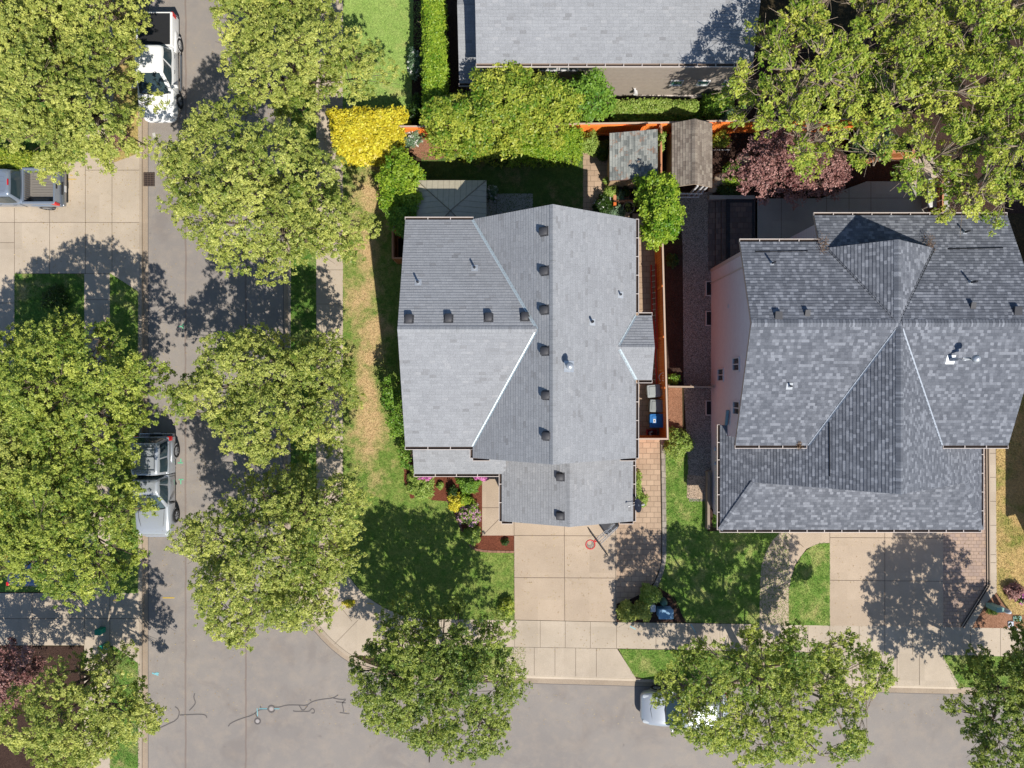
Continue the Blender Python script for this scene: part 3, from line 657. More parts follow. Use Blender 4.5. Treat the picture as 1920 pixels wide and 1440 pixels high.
# ---------------------------------------------------------------- ground, roads, kerbs
ZL = .12                                       # level of the land above the road
far = MB(); far.poly([(-1500, -1500, -.06), (1500, -1500, -.06), (1500, 1500, -.06), (-1500, 1500, -.06)]); struct('ground', far, LAWN_SW)
road = MB(); x0, x1 = P(270, 0)[0] - .4, P(540, 0)[0] + .5
y0, y1 = P(0, 1560)[1], P(0, 1240)[1]
road.poly([(x0, y0 - 60, 0), (x1 + 1.2, y0 - 60, 0), (x1 + 1.2, y0, 0), (90, y0, 0), (90, y1, 0), (x1 + 5, y1, 0), (x1 + 5, y1 + 5.6, 0), (x1, y1 + 5.6, 0), (x1, 90, 0), (x0, 90, 0)])
ROAD = struct('road', road, ASPH)
def offs(pts, d):
    q = [Vector(p) for p in pts]; out = []
    for i in range(len(q)):
        a = (q[i] - q[i - 1]).normalized() if i else (q[1] - q[0]).normalized(); b = (q[i + 1] - q[i]).normalized() if i < len(q) - 1 else a
        t = (a + b).normalized(); nn = Vector((-t.y, t.x)); out.append(q[i] + nn * d / max(.6, nn.dot(Vector((-a.y, a.x)))))
    return [(p.x, p.y) for p in out]
# asphalt edge of the north-east block, north to south then east
EDGE = [(532, -900), (532, 240), (531, 700), (531, 1040), (534, 1075), (543, 1108), (556, 1136), (572, 1160), (596, 1192), (620, 1216), (645, 1236), (675, 1253), (710, 1266), (750, 1274), (800, 1278), (985, 1281), (1420, 1293), (1800, 1302), (3400, 1340)]
E = [P(x, y, 0)[:2] for x, y in EDGE]
# spline the corner a little
def smooth(pts, it=1):
    for _ in range(it):
        o = [pts[0]]
        for i in range(len(pts) - 1):
            a, b = pts[i], pts[i + 1]
            o.append((a[0] * .75 + b[0] * .25, a[1] * .75 + b[1] * .25)); o.append((a[0] * .25 + b[0] * .75, a[1] * .25 + b[1] * .75))
        o.append(pts[-1]); pts = o
    return pts
E = E[:3] + smooth(E[3:16], 1) + E[16:]
G1, K1, K2 = E, offs(E, .30), offs(E, .46)      # offsets to the left of travel = towards the block
mb = MB()
for i in range(len(E) - 1): mb.poly([G1[i] + (.006,), G1[i + 1] + (.006,), K1[i + 1] + (.012,), K1[i] + (.012,)])
struct('gutter_pan', mb, CONC3)
AP = [(P(932, 0)[0], P(1190, 0)[0]), (P(1542, 0)[0], P(1797, 0)[0])]
def in_ap(p): return p[1] < P(0, 1200)[1] and any(a < p[0] < b for a, b in AP)
# refine the straight part so aprons can drop the kerb
def refine(A, n):
    o = []
    for i in range(len(A) - 1):
        k = max(1, int(math.dist(A[i], A[i + 1]) / n)) if max(abs(A[i][0]), abs(A[i][1])) < 40 else 1
        for j in range(k): o.append((A[i][0] + (A[i + 1][0] - A[i][0]) * j / k, A[i][1] + (A[i + 1][1] - A[i][1]) * j / k))
    return o + [A[-1]]
EE = refine(E, .3); KA, KB = offs(EE, .30), offs(EE, .46); mb = MB()
def kh(p): return .015 if in_ap(p) else .132
for i in range(len(EE) - 1):
    a, b, c, d = KA[i], KA[i + 1], KB[i + 1], KB[i]; ha, hb = kh(a), kh(b)
    mb.poly([a + (0,), b + (0,), b + (hb,), a + (ha,)]); mb.poly([a + (ha,), b + (hb,), c + (hb,), d + (ha,)]); mb.poly([d + (ha,), c + (hb,), c + (0,), d + (0,)])
struct('kerb', mb, KERBM)
# north-east block of land
blk = MB(); q = [p for p in K2]; blk.prism(q + [(q[-1][0], 90), (q[0][0], 90)], -.05, ZL - .01); struct('terrain', blk, SOIL)
# west block: kerb along x=262..278
wb = MB(); xk = P(261, 0)[0]; wb.prism([(xk - 70, P(0, 1900)[1]), (xk, P(0, 1900)[1]), (xk, 90), (xk - 70, 90)], -.05, ZL - .01); struct('terrain', wb, SOIL)
mb = MB(); xa, xb, xc = P(261, 0)[0], P(268, 0)[0], P(278, 0)[0]; ya, yb = P(0, 1900)[1], 90
mb.box(xa, xb, ya, yb, 0, .127); struct('kerb', mb, KERBM)
mb = MB(); mb.poly([(xb, ya, .006), (xc, ya, .006), (xc, yb, .006), (xb, yb, .006)]); struct('gutter_pan', mb, CONC3)
# kerb line seal between gutter pan and asphalt, wheel tracks of sealant
mk = MB(); mk.ribbon([(xc, ya), (xc, yb)], .03, .009); mk.ribbon(G1, .03, .009); mk.build('edge_joint', TAR, ROAD)
mk = MB()
def px_rib(m, pts, w, z): m.ribbon([P(x, y, z)[:2] for x, y in pts], w, z)
CR = [[(278, 1375), (310, 1360), (332, 1350), (337, 1336), (333, 1328), (328, 1325)], [(337, 1341), (352, 1340), (378, 1339), (386, 1341), (388, 1346)], [(355, 1332), (363, 1324), (367, 1317), (363, 1308), (365, 1300)],
      [(428, 1362), (432, 1356), (450, 1348), (474, 1341), (484, 1332), (492, 1330), (502, 1330)], [(478, 1337), (484, 1348)], [(516, 1326), (524, 1326), (537, 1322), (558, 1322), (575, 1323), (583, 1317), (590, 1314), (605, 1311), (625, 1309), (634, 1303)],
      [(625, 1309), (640, 1312), (650, 1311), (641, 1318), (644, 1330), (644, 1335)], [(630, 1316), (648, 1318)], [(637, 1336), (650, 1338), (655, 1338)], [(550, 1332), (551, 1334), (568, 1334), (580, 1334), (582, 1331), (586, 1328), (590, 1332), (589, 1337), (584, 1337)],
      [(561, 1323), (568, 1334), (577, 1323)], [(583, 1314), (581, 1311)], [(488, 1324), (490, 1330)]]
for c in CR: px_rib(mk, smooth([tuple(map(float, p)) for p in c], 1), .055 if c[0][0] < 1000 else .05, .008)
for cx, cy, r in ((509, 1329, .19), (483, 1352, .16)):
    X, Y, _ = P(cx, cy, 0); mk.ribbon([(X + r * math.cos(a * .5236), Y + r * math.sin(a * .5236)) for a in range(13)], .07, .012)
mk.build('crack_seal', TAR, ROAD)
mk = MB()
for cx, cy in ((509, 1329), (483, 1352)): X, Y, _ = P(cx, cy, 0); mk.disc((X, Y, .013), .11, 16)
mk.build('valve_cover', plain('iron_pale', D(186, 178, 176), .6), ROAD)
mk = MB()
for a, b in (((335, 612), (344, 612)), ((343, 607), (343, 617)), ((333, 868), (343, 868)), ((339, 860), (339, 868)), ((335, 899), (344, 899)), ((339, 899), (339, 908)), ((256, 607), (262, 609)), ((900 / 4, 149), (232, 151))): px_rib(mk, [a, b], .05, .009)
mk.build('survey_mark_green', GREENP, ROAD)
mk = MB(); px_rib(mk, [(305, 1121), (327, 1121)], .06, .009); mk.build('survey_mark_yellow', YELP, ROAD)
mk = MB(); px_rib(mk, [(482, 1328), (483, 1343)], .04, .0145); px_rib(mk, [(486, 1329), (501, 1329)], .04, .0145); px_rib(mk, [(514, 1329), (524, 1329)], .04, .0145)
px_rib(mk, [(285, 1262), (297, 1266)], .08, .009); px_rib(mk, [(291, 1263), (298, 1262)], .1, .0095); mk.build('survey_mark_blue', BLUEP, ROAD)
mk = MB(); px_rib(mk, [(288, 249), (290, 262)], .16, .010); px_rib(mk, [(286, 263), (293, 266)], .08, .0105); mk.build('paint_patch', WHITEP, ROAD)

# storm drain
t = thing('storm_drain', 'rusty iron storm drain grate in the gutter beside the pale driveway', 'drain', P(277, 335, .01)); g = MB(); f = MB()
a = P(269, 323, .02); b = P(290, 349, .02); f.box(a[0], b[0], b[1], a[1], .008, .016); f.build('pit', BLK, t)
for i in range(7): y = b[1] + (a[1] - b[1]) * (i + .5) / 7; g.box(a[0], b[0], y - .028, y + .028, .016, .034)
for i in range(4): x = a[0] + (b[0] - a[0]) * (i + .5) / 4; g.box(x - .02, x + .02, b[1], a[1], .016, .03)
g.build('grate', plain('rust_iron', D(92, 76, 68), .8), t)

# ---------------------------------------------------------------- west side concrete
z = ZL + .01
SW_ = sheet('driveway', [(-700, 303), (205, 303), (213, 305), (261, 287), (261, 549), (257, 545), (206, 512), (206, 760), (158, 760), (158, 513), (27, 513), (27, 760), (-700, 760)], z, CONC, thick=.1)
mk = MB()
for l in [[(93, 303), (93, 513)], [(160, 303), (160, 513)], [(210, 305), (210, 513)], [(27, 390), (27, 513)], [(-700, 417), (261, 417)], [(27, 513), (206, 513)], [(158, 562), (206, 562)], [(-700, 455), (27, 455)], [(-700, 568), (27, 568)], [(158, 620), (206, 620)], [(160, 319), (261, 319)], [(-40, 303), (-40, 760)]]: px_rib(mk, l, .022, z + .004)
mk.build('expansion_joint', JOINT, SW_)
mk = MB()
for l in [[(127, 329), (127, 336), (143, 336)], [(131, 328), (136, 329)]]: px_rib(mk, l, .05, z + .006)
mk.build('survey_mark', YELP, SW_)
sheet('lawn', [(27, 513), (158, 513), (158, 900), (27, 900)], ZL, LAWN_SW); sheet('lawn', [(206, 512), (257, 545), (261, 549), (261, 1114), (206, 1114)], ZL, LAWN_E)
sheet('lawn', [(213, 305), (213, -500), (261, -500), (261, 287)], ZL, LAWN_R); sheet('lawn', [(-700, -500), (160, -500), (160, 303), (-700, 303)], ZL, LAWN_SW)
s = sheet('sidewalk', [(160, -500), (213, -500), (213, 303), (160, 303)], ZL + .008, CONC, thick=.1)
s = sheet('sidewalk', [(158, 760), (206, 760), (206, 1112), (158, 1112)], ZL + .008, CONC, thick=.1)
s = sheet('driveway', [(-700, 1112), (261, 1112), (261, 1245), (215, 1212), (206, 1210), (-700, 1210)], z, CONC, thick=.1)
mk = MB()
for l in [[(60, 1112), (60, 1210)], [(158, 1112), (158, 1210)], [(206, 1112), (206, 1210)], [(-700, 1160), (261, 1160)]]: px_rib(mk, l, .022, z + .004)
mk.build('expansion_joint', JOINT, s)
mk = MB(); px_rib(mk, [(212, 1126), (232, 1123)], .05, z + .006); mk.build('survey_mark', YELP, s)
s = sheet('sidewalk', [(158, 1210), (206, 1210), (206, 1900), (158, 1900)], ZL + .008, CONC, thick=.1)
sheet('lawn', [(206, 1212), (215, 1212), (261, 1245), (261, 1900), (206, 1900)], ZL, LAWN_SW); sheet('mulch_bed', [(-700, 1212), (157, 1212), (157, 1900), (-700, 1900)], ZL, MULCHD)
sheet('driveway', [(-700, 900), (157, 900), (157, 1110), (-700, 1110)], ZL - .002, LAWN_SW).name = 'lawn'

# ---------------------------------------------------------------- north-east block
z = ZL + .01; M2 = lambda p: P(p[0], p[1], z)[:2]
def inv(p): k = FP / (HC - z); return (960 + p[0] * k, 720 - p[1] * k)
inner = [(643, 1040), (646, 1062), (655, 1082), (668, 1100), (685, 1117), (708, 1133), (735, 1147), (765, 1157), (800, 1161), (965, 1163)]
kb = [inv(p) for p in offs(E, .475)]; corner = [p for p in kb if p[1] > 1060 and p[0] < 672]
s = sheet('sidewalk', [(593, -500), (643, -500)] + smooth([tuple(map(float, p)) for p in inner], 1) + [(1165, 1167), (1520, 1172), (1950, 1179), (3000, 1200), (3000, 1252), (1950, 1232), (1520, 1223), (1165, 1216), (965, 1213), (790, 1211), (735, 1218), (700, 1230)] + corner[::-1] + [(575, 1100), (593, 1062)], z, CONC, thick=.1)
mk = MB()
for l in [[(593, y), (643, y)] for y in (-40, 20, 80, 140, 200, 260, 320, 380, 440, 506, 570, 635, 700, 765, 830, 895, 960, 1020)] + [[(590, 1180), (640, 1132)], [(627, 1208), (672, 1162)], [(640, 1140), (660, 1165)], [(560, 1130), (600, 1090)]] + \
        [[(x, 1163 + (x - 965) * .0165), (x, 1213 + (x - 965) * .019)] for x in (965, 1013, 1060, 1107, 1156, 1230, 1290, 1350, 1410, 1470, 1515, 1556, 1611, 1659, 1711, 1763, 1820, 1876, 1906)] + [[(805, 1161), (805, 1210)], [(860, 1162), (860, 1211)], [(912, 1163), (912, 1212)]]: px_rib(mk, l, .018, z + .004)
mk.build('expansion_joint', JOINT, s)
mk = MB(); px_rib(mk, [(587, 1130), (606, 1128)], .06, z + .006); px_rib(mk, [(688, 1131), (701, 1133)], .05, z + .006); mk.build('survey_mark', YELP, s)
mk = MB(); px_rib(mk, [(1181, 1174), (1192, 1180)], .05, z + .006); px_rib(mk, [(1295, 1170), (1305, 1187)], .04, z + .006); mk.build('survey_mark_blue', BLUEP, s)
mk = MB(); px_rib(mk, [(1908, 1178), (1906, 1190)], .05, z + .007); px_rib(mk, [(1901, 1190), (1911, 1192)], .07, z + .0075); mk.build('survey_mark_white', WHITEP, s)
s = sheet('path', [(649, 190), (657, 189), (664, 203), (662, 232), (652, 232)], ZL + .014, CONCG, thick=.03)
lawnz = ZL
sheet('lawn', [(543, -500), (593, -500), (593, 1062), (575, 1095), (560, 1100), (546, 1060)], lawnz, LAWN_SW)
sheet('lawn', [(643, -500), (1000, -500), (790, 90), (772, 90), (772, 236), (643, 236)], lawnz, LAWN_N)
sheet('lawn', [(643, 236), (737, 236), (737, 490), (790, 490), (790, 820), (762, 860), (757, 900), (770, 935), (790, 930), (812, 938), (838, 940), (850, 950), (863, 985), (878, 1018), (895, 1033), (964, 1033), (965, 1163), (800, 1161), (735, 1147), (685, 1117), (655, 1082), (643, 1040)], lawnz, LAWN_W)
sheet('lawn', [(790, 285), (1094, 285), (1094, 420), (790, 420)], lawnz, LAWN_B)
sheet('lawn', [(700, 1226), (735, 1218), (790, 1211), (985, 1214), (985, 1268), (800, 1262), (740, 1256), (712, 1247)], lawnz, LAWN_E)
sheet('lawn', [(1160, 1217), (1560, 1224), (1590, 1284), (1230, 1276), (1188, 1268)], lawnz, LAWN_E)
sheet('lawn', [(1765, 1228), (3000, 1255), (3000, 1320), (1795, 1290)], lawnz, LAWN_E)
# driveway 1 and its apron
z2 = ZL + .012
s = sheet('driveway', [(904, 893), (941, 893), (941, 975), (1156, 975), (1156, 1166), (965, 1162), (964, 1004), (904, 1004)], z2, CONC2, thick=.1)
mk = MB()
for l in [[(1058, 975), (1059, 1164)], [(964, 975), (964, 1162)], [(964, 1004), (1156, 1005)], [(964, 1083), (1156, 1084)], [(904, 952), (941, 952)], [(907, 1002), (940, 969)], [(1154, 975), (1155, 1166)]]: px_rib(mk, l, .025, z2 + .004)
mk.build('expansion_joint', JOINT, s)
def apron(pts_top, xs):
    """flat apron falling over a dropped kerb; xs = photo x of its road edge"""
    mb = MB(); n = 8; a = [P(x, y, z) for x, y in pts_top]
    def edge(x, off):       # point of the offset kerb line at world x
        L_ = offs(E, off)
        for i in range(len(L_) - 1):
            if L_[i][0] <= x <= L_[i + 1][0]: t = (x - L_[i][0]) / (L_[i + 1][0] - L_[i][0]); return L_[i][1] * (1 - t) + L_[i + 1][1] * t
    X = [P(q, 0, .05)[0] for q in xs]; rows = []
    for i in range(n + 1):
        t = i / n; xb = X[0] * (1 - t) + X[1] * t; top = tuple(a[0][k] * (1 - t) + a[1][k] * t for k in range(3)); rows.append((top, (xb, edge(xb, .5), .125), (xb, edge(xb, .30), .028)))
    for i in range(n):
        for k in range(2): mb.poly([rows[i][k + 1], rows[i + 1][k + 1], rows[i + 1][k], rows[i][k]])
    o = struct('driveway_apron', mb, CONC); mk = MB()
    for i in range(1, 5):
        t = i / 5; A = a[0][0] * (1 - t) + a[1][0] * t, a[0][1] * (1 - t) + a[1][1] * t; mk.ribbon([(A[0], A[1]), (A[0], edge(A[0], .52))], .018, z + .006)
    mk.build('expansion_joint', JOINT, o)
apron([(963, 1213.5), (1157, 1216.5)], (930, 1192)); apron([(1556, 1224), (1766, 1228)], (1540, 1799))
# paver side strip of lot 1 with stone edging
s = sheet('patio', [(1156, 975), (1188, 975), (1188, 862), (1194, 862), (1194, 824), (1237, 824), (1240, 1020), (1238, 1062), (1226, 1092), (1205, 1112), (1172, 1128), (1156, 1132)], z2 - .002, PAVE, thick=.1)
mb = MB(); ed = smooth([(1243., 822.), (1246., 1020.), (1244., 1062.), (1232., 1094.), (1222., 1108.)], 2); mb.ribbon([P(x, y, ZL + .06)[:2] for x, y in ed], .2, ZL + .06); mb.ribbon([P(x, y, ZL + .02)[:2] for x, y in ed], .26, ZL + .02); struct('edging', mb, STONE)
s = sheet('patio', [(1186, 400), (1240, 400), (1240, 824), (1186, 824)], z2 - .004, PAVE, thick=.1)
s = sheet('patio', [(1093, 280), (1147, 280), (1180, 350), (1180, 410), (1105, 410), (1093, 395)], z2 - .002, PAVE, thick=.1)
s = sheet('patio', [(913, 363), (999, 363), (999, 430), (770, 430), (770, 345), (913, 345)], z2 - .002, CONCG, thick=.1)
mk = MB(); px_rib(mk, [(931, 363), (931, 420)], .02, z2 + .003); mk.build('expansion_joint', JOINT, s)
# beds
sheet('mulch_bed', [(738, 238), (800, 238), (870, 289), (852, 287), (820, 300), (793, 300), (770, 286), (740, 286)], ZL + .006, MULCHB)
sheet('mulch_bed', [(757, 860), (904, 880), (904, 1004), (964, 1004), (964, 1033), (895, 1033), (878, 1018), (863, 985), (850, 950), (838, 940), (812, 938), (790, 930), (770, 935), (757, 900)], ZL + .006, MULCH)
mb = MB(); mb.ribbon([P(x, y, ZL + .03)[:2] for x, y in smooth([(838., 938.), (850., 952.), (862., 985.), (876., 1018.), (894., 1034.), (964., 1035.)], 2)], .12, ZL + .03); struct('edging', mb, m_paver('edging_brick', D(170, 126, 106), D(150, 110, 92), .25, .25, .02))
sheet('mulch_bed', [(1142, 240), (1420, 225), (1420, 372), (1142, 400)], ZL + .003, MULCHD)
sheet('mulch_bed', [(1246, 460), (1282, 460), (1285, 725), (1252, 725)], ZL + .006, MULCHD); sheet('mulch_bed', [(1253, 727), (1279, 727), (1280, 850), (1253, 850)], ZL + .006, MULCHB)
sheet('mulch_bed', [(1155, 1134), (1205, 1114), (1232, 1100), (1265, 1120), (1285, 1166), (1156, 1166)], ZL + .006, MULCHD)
s = sheet('path', [(1272, 360), (1336, 360), (1342, 940), (1292, 940), (1289, 850), (1282, 727), (1280, 460)], ZL + .008, GRAV)
s = sheet('path', [(1288, 890), (1322, 893), (1322, 936), (1288, 934)], ZL + .016, GRAVW)
sheet('lawn', [(1247, 850), (1290, 850), (1290, 936), (1326, 936), (1326, 996), (1480, 996), (1480, 1171), (1287, 1167), (1255, 1115), (1234, 1100), (1247, 1062)], ZL + .002, LAWN_E)
# lot 2 front
s = sheet('driveway', [(1462, 985), (1768, 985), (1768, 1176), (1556, 1173), (1556, 1019), (1536, 1019), (1512, 1029), (1490, 1060), (1480, 1100), (1480, 1172), (1424, 1171), (1425, 1100), (1428, 1060), (1436, 1035), (1448, 1014), (1462, 999)], z2, CONC2, thick=.1)
mk = MB()
for l in [[(1556, 985), (1556, 1019)], [(1659, 985), (1659, 1174)], [(1556, 1008), (1768, 1009)], [(1556, 1088), (1768, 1090)], [(1473, 996), (1507, 1026)], [(1424, 1100), (1480, 1105)], [(1424, 1114), (1480, 1114)]]: px_rib(mk, l, .025, z2 + .004)
mk.build('expansion_joint', JOINT, s)
cx = [(1556, 1018), (1536, 1019), (1519, 1026), (1504, 1040), (1491, 1062), (1483, 1085), (1479, 1110), (1479, 1172), (1556, 1173)]
sheet('lawn', cx, z2 + .006, LAWN_E)
sheet('patio', [(1767, 800), (1850, 800), (1851, 1100), (1804, 1177), (1767, 1176)], z2 - .003, PAVE2, thick=.1)
s = sheet('path', [(1855, 820), (1867, 820), (1869, 1110), (1850, 1130), (1822, 1177), (1806, 1177), (1855, 1100)], z2, CONC, thick=.1)
mk = MB()
for y in (850, 895, 940, 985, 1040, 1055): px_rib(mk, [(1855, y), (1868, y)], .02, z2 + .004)
mk.build('expansion_joint', JOINT, s)
mb = MB()
for d in (0, 4.5):
    pl = [P(x + d, y + d * .3, ZL + .07)[:2] for x, y in ((1850, 820), (1852, 1098), (1803, 1176))]; mb.ribbon(pl, .06, ZL + .075); mb.ribbon(pl, .1, ZL + .03, 1)
tag(mb.build('edging', [WEATH, DARKM]), kind='structure')
sheet('lawn', [(1868, 700), (2600, 700), (2600, 1186), (1920, 1179), (1868, 1110)], ZL + .002, LAWN_R)
sheet('mulch_bed', [(1822, 1177), (1850, 1130), (1868, 1112), (1892, 1150), (1930, 1155), (1930, 1179)], ZL + .006, MULCHB)
# terrace behind lot 2
ps = sheet('terrace', [(1364, 370), (1420, 370), (1420, 520), (1364, 520)], ZL + .3, PAVED, thick=.3)
mb = MB()
def strip(x0, x1, y0, y1, zz, m): m.prism([P(x, y, zz)[:2] for x, y in ((x0, y0), (x1, y0), (x1, y1), (x0, y1))], .05, zz)
mb = MB(); strip(1329, 1341, 366, 506, ZL + .07, mb); strip(1342, 1352, 372, 503, ZL + .15, mb); strip(1353, 1363, 373, 503, ZL + .23, mb); struct('step', mb, PAVED)
mb = MB(); strip(1362, 1369, 373, 503, ZL + .304, mb); strip(1410, 1415, 373, 470, ZL + .305, mb); strip(1364, 1415, 373, 380, ZL + .306, mb); struct('paver_border', mb, PAVEB)
mb = MB(); strip(1330, 1415, 366, 373, ZL + .36, mb); struct('kerb', mb, CONCG)
s = sheet('terrace', [(1416, 372), (1540, 372), (1625, 340), (1780, 340), (1780, 470), (1416, 470)], ZL + .3, CONCG, thick=.3)
mk = MB()
for l in [[(1465, 372), (1465, 470)], [(1550, 350), (1550, 410)], [(1592, 350), (1592, 410)], [(1633, 340), (1633, 410)], [(1416, 372), (1780, 371)]]: px_rib(mk, l, .02, ZL + .305)
mk.build('expansion_joint', JOINT, s)
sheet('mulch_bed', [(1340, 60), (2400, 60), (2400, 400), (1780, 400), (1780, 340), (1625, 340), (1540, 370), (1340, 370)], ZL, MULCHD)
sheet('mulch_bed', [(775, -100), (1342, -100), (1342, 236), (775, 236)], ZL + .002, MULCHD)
sheet('terrace', [(1700, 296), (1745, 290), (1772, 330), (1772, 345), (1700, 345)], ZL + .32, CONC, thick=.2)
# ---------------------------------------------------------------- main house
HX, HY = 0.5, 1.5
house = thing('house', 'central house with plain grey shingle roof, row of black vents and pale valley flashing', 'house', (HX, HY, ZL))
he, hr, wr = 5.3, 8.1, 7.6; XR, XE, XWm, XW = 1.82, 6.03, -1.9, -5.2; YN, YS = 8.03, -3.6; YWN, YWS, YWr = 7.99, -3.05, 2.48
fW = lambda x: he + (x - XWm) * (hr - he) / (XR - XWm); fE = lambda x: he + (XE - x) * (hr - he) / (XE - XR)
fWN = lambda y: he + (YWN - y) * (wr - he) / (YWN - YWr); fWS = lambda y: he + (y - YWS) * (wr - he) / (YWr - YWS)
xv = XWm + (wr - he) / ((hr - he) / (XR - XWm))
rf = MB(); un = MB(); R = lambda *p: roof_face(rf, p, z_eave=he, under=un)
R((XW, YWN, he), (XWm, YWN, he), (xv, YWr, wr), (XW, YWr, wr)); R((XW, YWS, he), (XWm, YWS, he), (xv, YWr, wr), (XW, YWr, wr))
R((XWm, YN, he), (XR, YN, hr), (XR, YWr, hr), (xv, YWr, wr)); R((xv, YWr, wr), (XR, YWr, hr), (XR, YS, hr), (XWm, YS, he), (XWm, YWS, he))
R((XR, YS, hr), (XE, YS, he), (XE, YN, he), (XR, YN, hr))
by0, by1, byr, bx, br_ = .2, 3.33, 1.76, 6.82, 5.94; bxv = XE - (br_ - he) / ((hr - he) / (XE - XR))
R((bx, by0, he), (bx, byr, br_), (bxv, byr, br_), (XE, by0, he)); R((bx, by1, he), (bx, byr, br_), (bxv, byr, br_), (XE, by1, he))
ge, gr = 2.8, 4.25; gx0, gx1, gxr, gy0, gy1 = -.53, 6.33, 2.9, -7.18, -3.3
roof_face(rf, [(gx0, gy0, ge), (gxr, gy0, gr), (gxr, gy1, gr), (gx0, gy1, ge)], z_eave=ge, under=un); roof_face(rf, [(gx1, gy0, ge), (gxr, gy0, gr), (gxr, gy1, gr), (gx1, gy1, ge)], z_eave=ge, under=un)
pe = 2.8; roof_face(rf, [(-5.12, -4.7, pe), (-.3, -4.7, pe), (-.3, -2.75, pe + .82), (-5.12, -2.75, pe + .82)], z_eave=pe, under=un)
ridge_cap(rf, (XR, YS, hr), (XR, YN, hr), .75, .665, .14, lift=.025); ridge_cap(rf, (XW, YWr, wr), (xv, YWr, wr), .42, .42, .14, lift=.025); ridge_cap(rf, (gxr, gy0, gr), (gxr, gy1, gr), .42, .42, .14, lift=.025); ridge_cap(rf, (bxv, byr, br_), (bx, byr, br_), .41, .41, .12, lift=.02)
roof = rf.build('roof', SH1, house); un.build('fascia', FASC, roof)
vl = MB(); nW = Vector((-(hr - he) / (XR - XWm), 0, 1)).normalized(); nE = Vector(((hr - he) / (XE - XR), 0, 1)).normalized(); nN = Vector((0, .4174, 1)).normalized(); nS = Vector((0, -.4159, 1)).normalized()
for A_, B_, p_, q_, w_ in (((XWm, YWN, he), (xv, YWr, wr), nW, nN, .085), ((XWm, YWS, he), (xv, YWr, wr), nW, nS, .085)): vl = MB(); valley(vl, A_, B_, p_, q_, w_); vl.build('valley_flashing', FLASH, roof)
nb1 = Vector((0, .41, 1)).normalized(); nb0 = Vector((0, -.41, 1)).normalized()
for A_, B_, p_, q_, w_ in (((XE, by1, he), (bxv + .05, byr + .1, br_ - .04), nE, nb1, .07), ((XE, by0, he), (bxv + .05, byr - .1, br_ - .04), nE, nb0, .09)): vl = MB(); valley(vl, A_, B_, p_, q_, w_); vl.build('valley_flashing', FLASH, roof)
def gut(parent, *runs):
    for a, b, o in runs:
        m = MB(); gutter(m, a, b, o); m.build('gutter', [TRIM, DARKM], parent)
gut(roof, ((XW, YWN, he), (XWm, YWN, he), (0, 1)), ((XWm, YWS, he), (XW, YWS, he), (0, -1)), ((XWm, YS, he), (XWm, YWS - .16, he), (-1, 0)), ((XWm + .8, YS, he), (XWm, YS, he), (0, -1)),
    ((XE, YN, he), (XE, by1 + .16, he), (1, 0)), ((XE, by0 - .16, he), (XE, YS, he), (1, 0)), ((bx, by1, he), (XE + .15, by1, he), (0, 1)), ((XE + .15, by0, he), (bx, by0, he), (0, -1)), ((XE, YS, he), (XE - .75, YS, he), (0, -1)),
    ((gx1, gy1, ge), (gx1, gy0, ge), (1, 0)), ((gx0, gy0, ge), (gx0, gy1, ge), (-1, 0)), ((gx1, gy0, ge), (gx1 - .7, gy0, ge), (0, -1)), ((gx0 + .55, gy0, ge), (gx0, gy0, ge), (0, -1)), ((-.7, -4.7, pe), (-5.12, -4.7, pe), (0, -1)))
PM_W = [(XWm, YN, he), (XR, YN, hr), (XR, YS, hr)]; PM_E = [(XE, YN, he), (XR, YN, hr), (XR, YS, hr)]; PW_N = [(XW, YWN, he), (XW, YWr, wr), (xv, YWr, wr)]; PG_W = [(gx0, gy0, ge), (gxr, gy0, gr), (gxr, gy1, gr)]
for x, y in ((1021, 434), (1022, 508), (1022, 581), (1023, 658), (1025, 741), (1026, 817)): box_vent(roof, PM_W, x, y, [VENTM])
for x, y in ((767, 599), (841, 598), (916, 596), (984, 595)): box_vent(roof, PW_N, x, y, [VENTM])
for x, y in ((1051, 894), (1051, 967)): box_vent(roof, PG_W, x, y, [VENTM])
pipe(roof, PW_N, 784, 530, PIPEM, LEADM); pipe(roof, PW_N, 890, 503, PIPEM, LEADM); pipe(roof, PM_E, 1163, 553, PIPEM, LEADM, .045, .3); pipe(roof, PM_E, 1110, 604, PIPEM, LEADM, .06, .4)
pipe(roof, PM_E, 1066, 687, GALV, GALV, .11, .55, .26, 'flue', cap=.17)
w = MB()
wall(w, [(-1.6, -2.7), (-4.95, -2.7), (-4.95, 6.95), (-1.6, 6.95)], 5.2, ZL, closed=False)
wall(w, [(-1.6, 6.95), (-1.6, 7.7), (5.72, 7.7), (5.72, -3.3), (-1.6, -3.3), (-1.6, -2.7)], 5.2, ZL, closed=False)
vpoly(w, [(-4.95, 6.9, 5.2), (-4.95, -2.65, 5.2), (-4.95, YWr, 7.35)]); vpoly(w, [(-1.6, 7.7, 5.2), (5.72, 7.7, 5.2), (XR, 7.7, 7.9)]); vpoly(w, [(-1.6, -3.3, 5.2), (5.72, -3.3, 5.2), (XR, -3.3, 7.9)])
wall(w, [(5.72, .45), (6.55, .45), (6.55, 3.1), (5.72, 3.1)], 5.2, ZL, closed=False); vpoly(w, [(6.55, .45, 5.2), (6.55, 3.1, 5.2), (6.55, byr, 5.75)])
wall(w, [(-.2, -3.3), (-.2, -6.9), (6.0, -6.9), (6.0, -3.3)], 2.72, ZL, closed=False); vpoly(w, [(-.2, -6.9, 2.72), (6.0, -6.9, 2.72), (gxr, -6.9, 4.05)])
w.build('wall', SID1, house)
m = MB(); m.box(.45, 5.35, -6.96, -6.9, ZL, 2.35); m.build('garage_door', TRIMW, house)
m = MB()
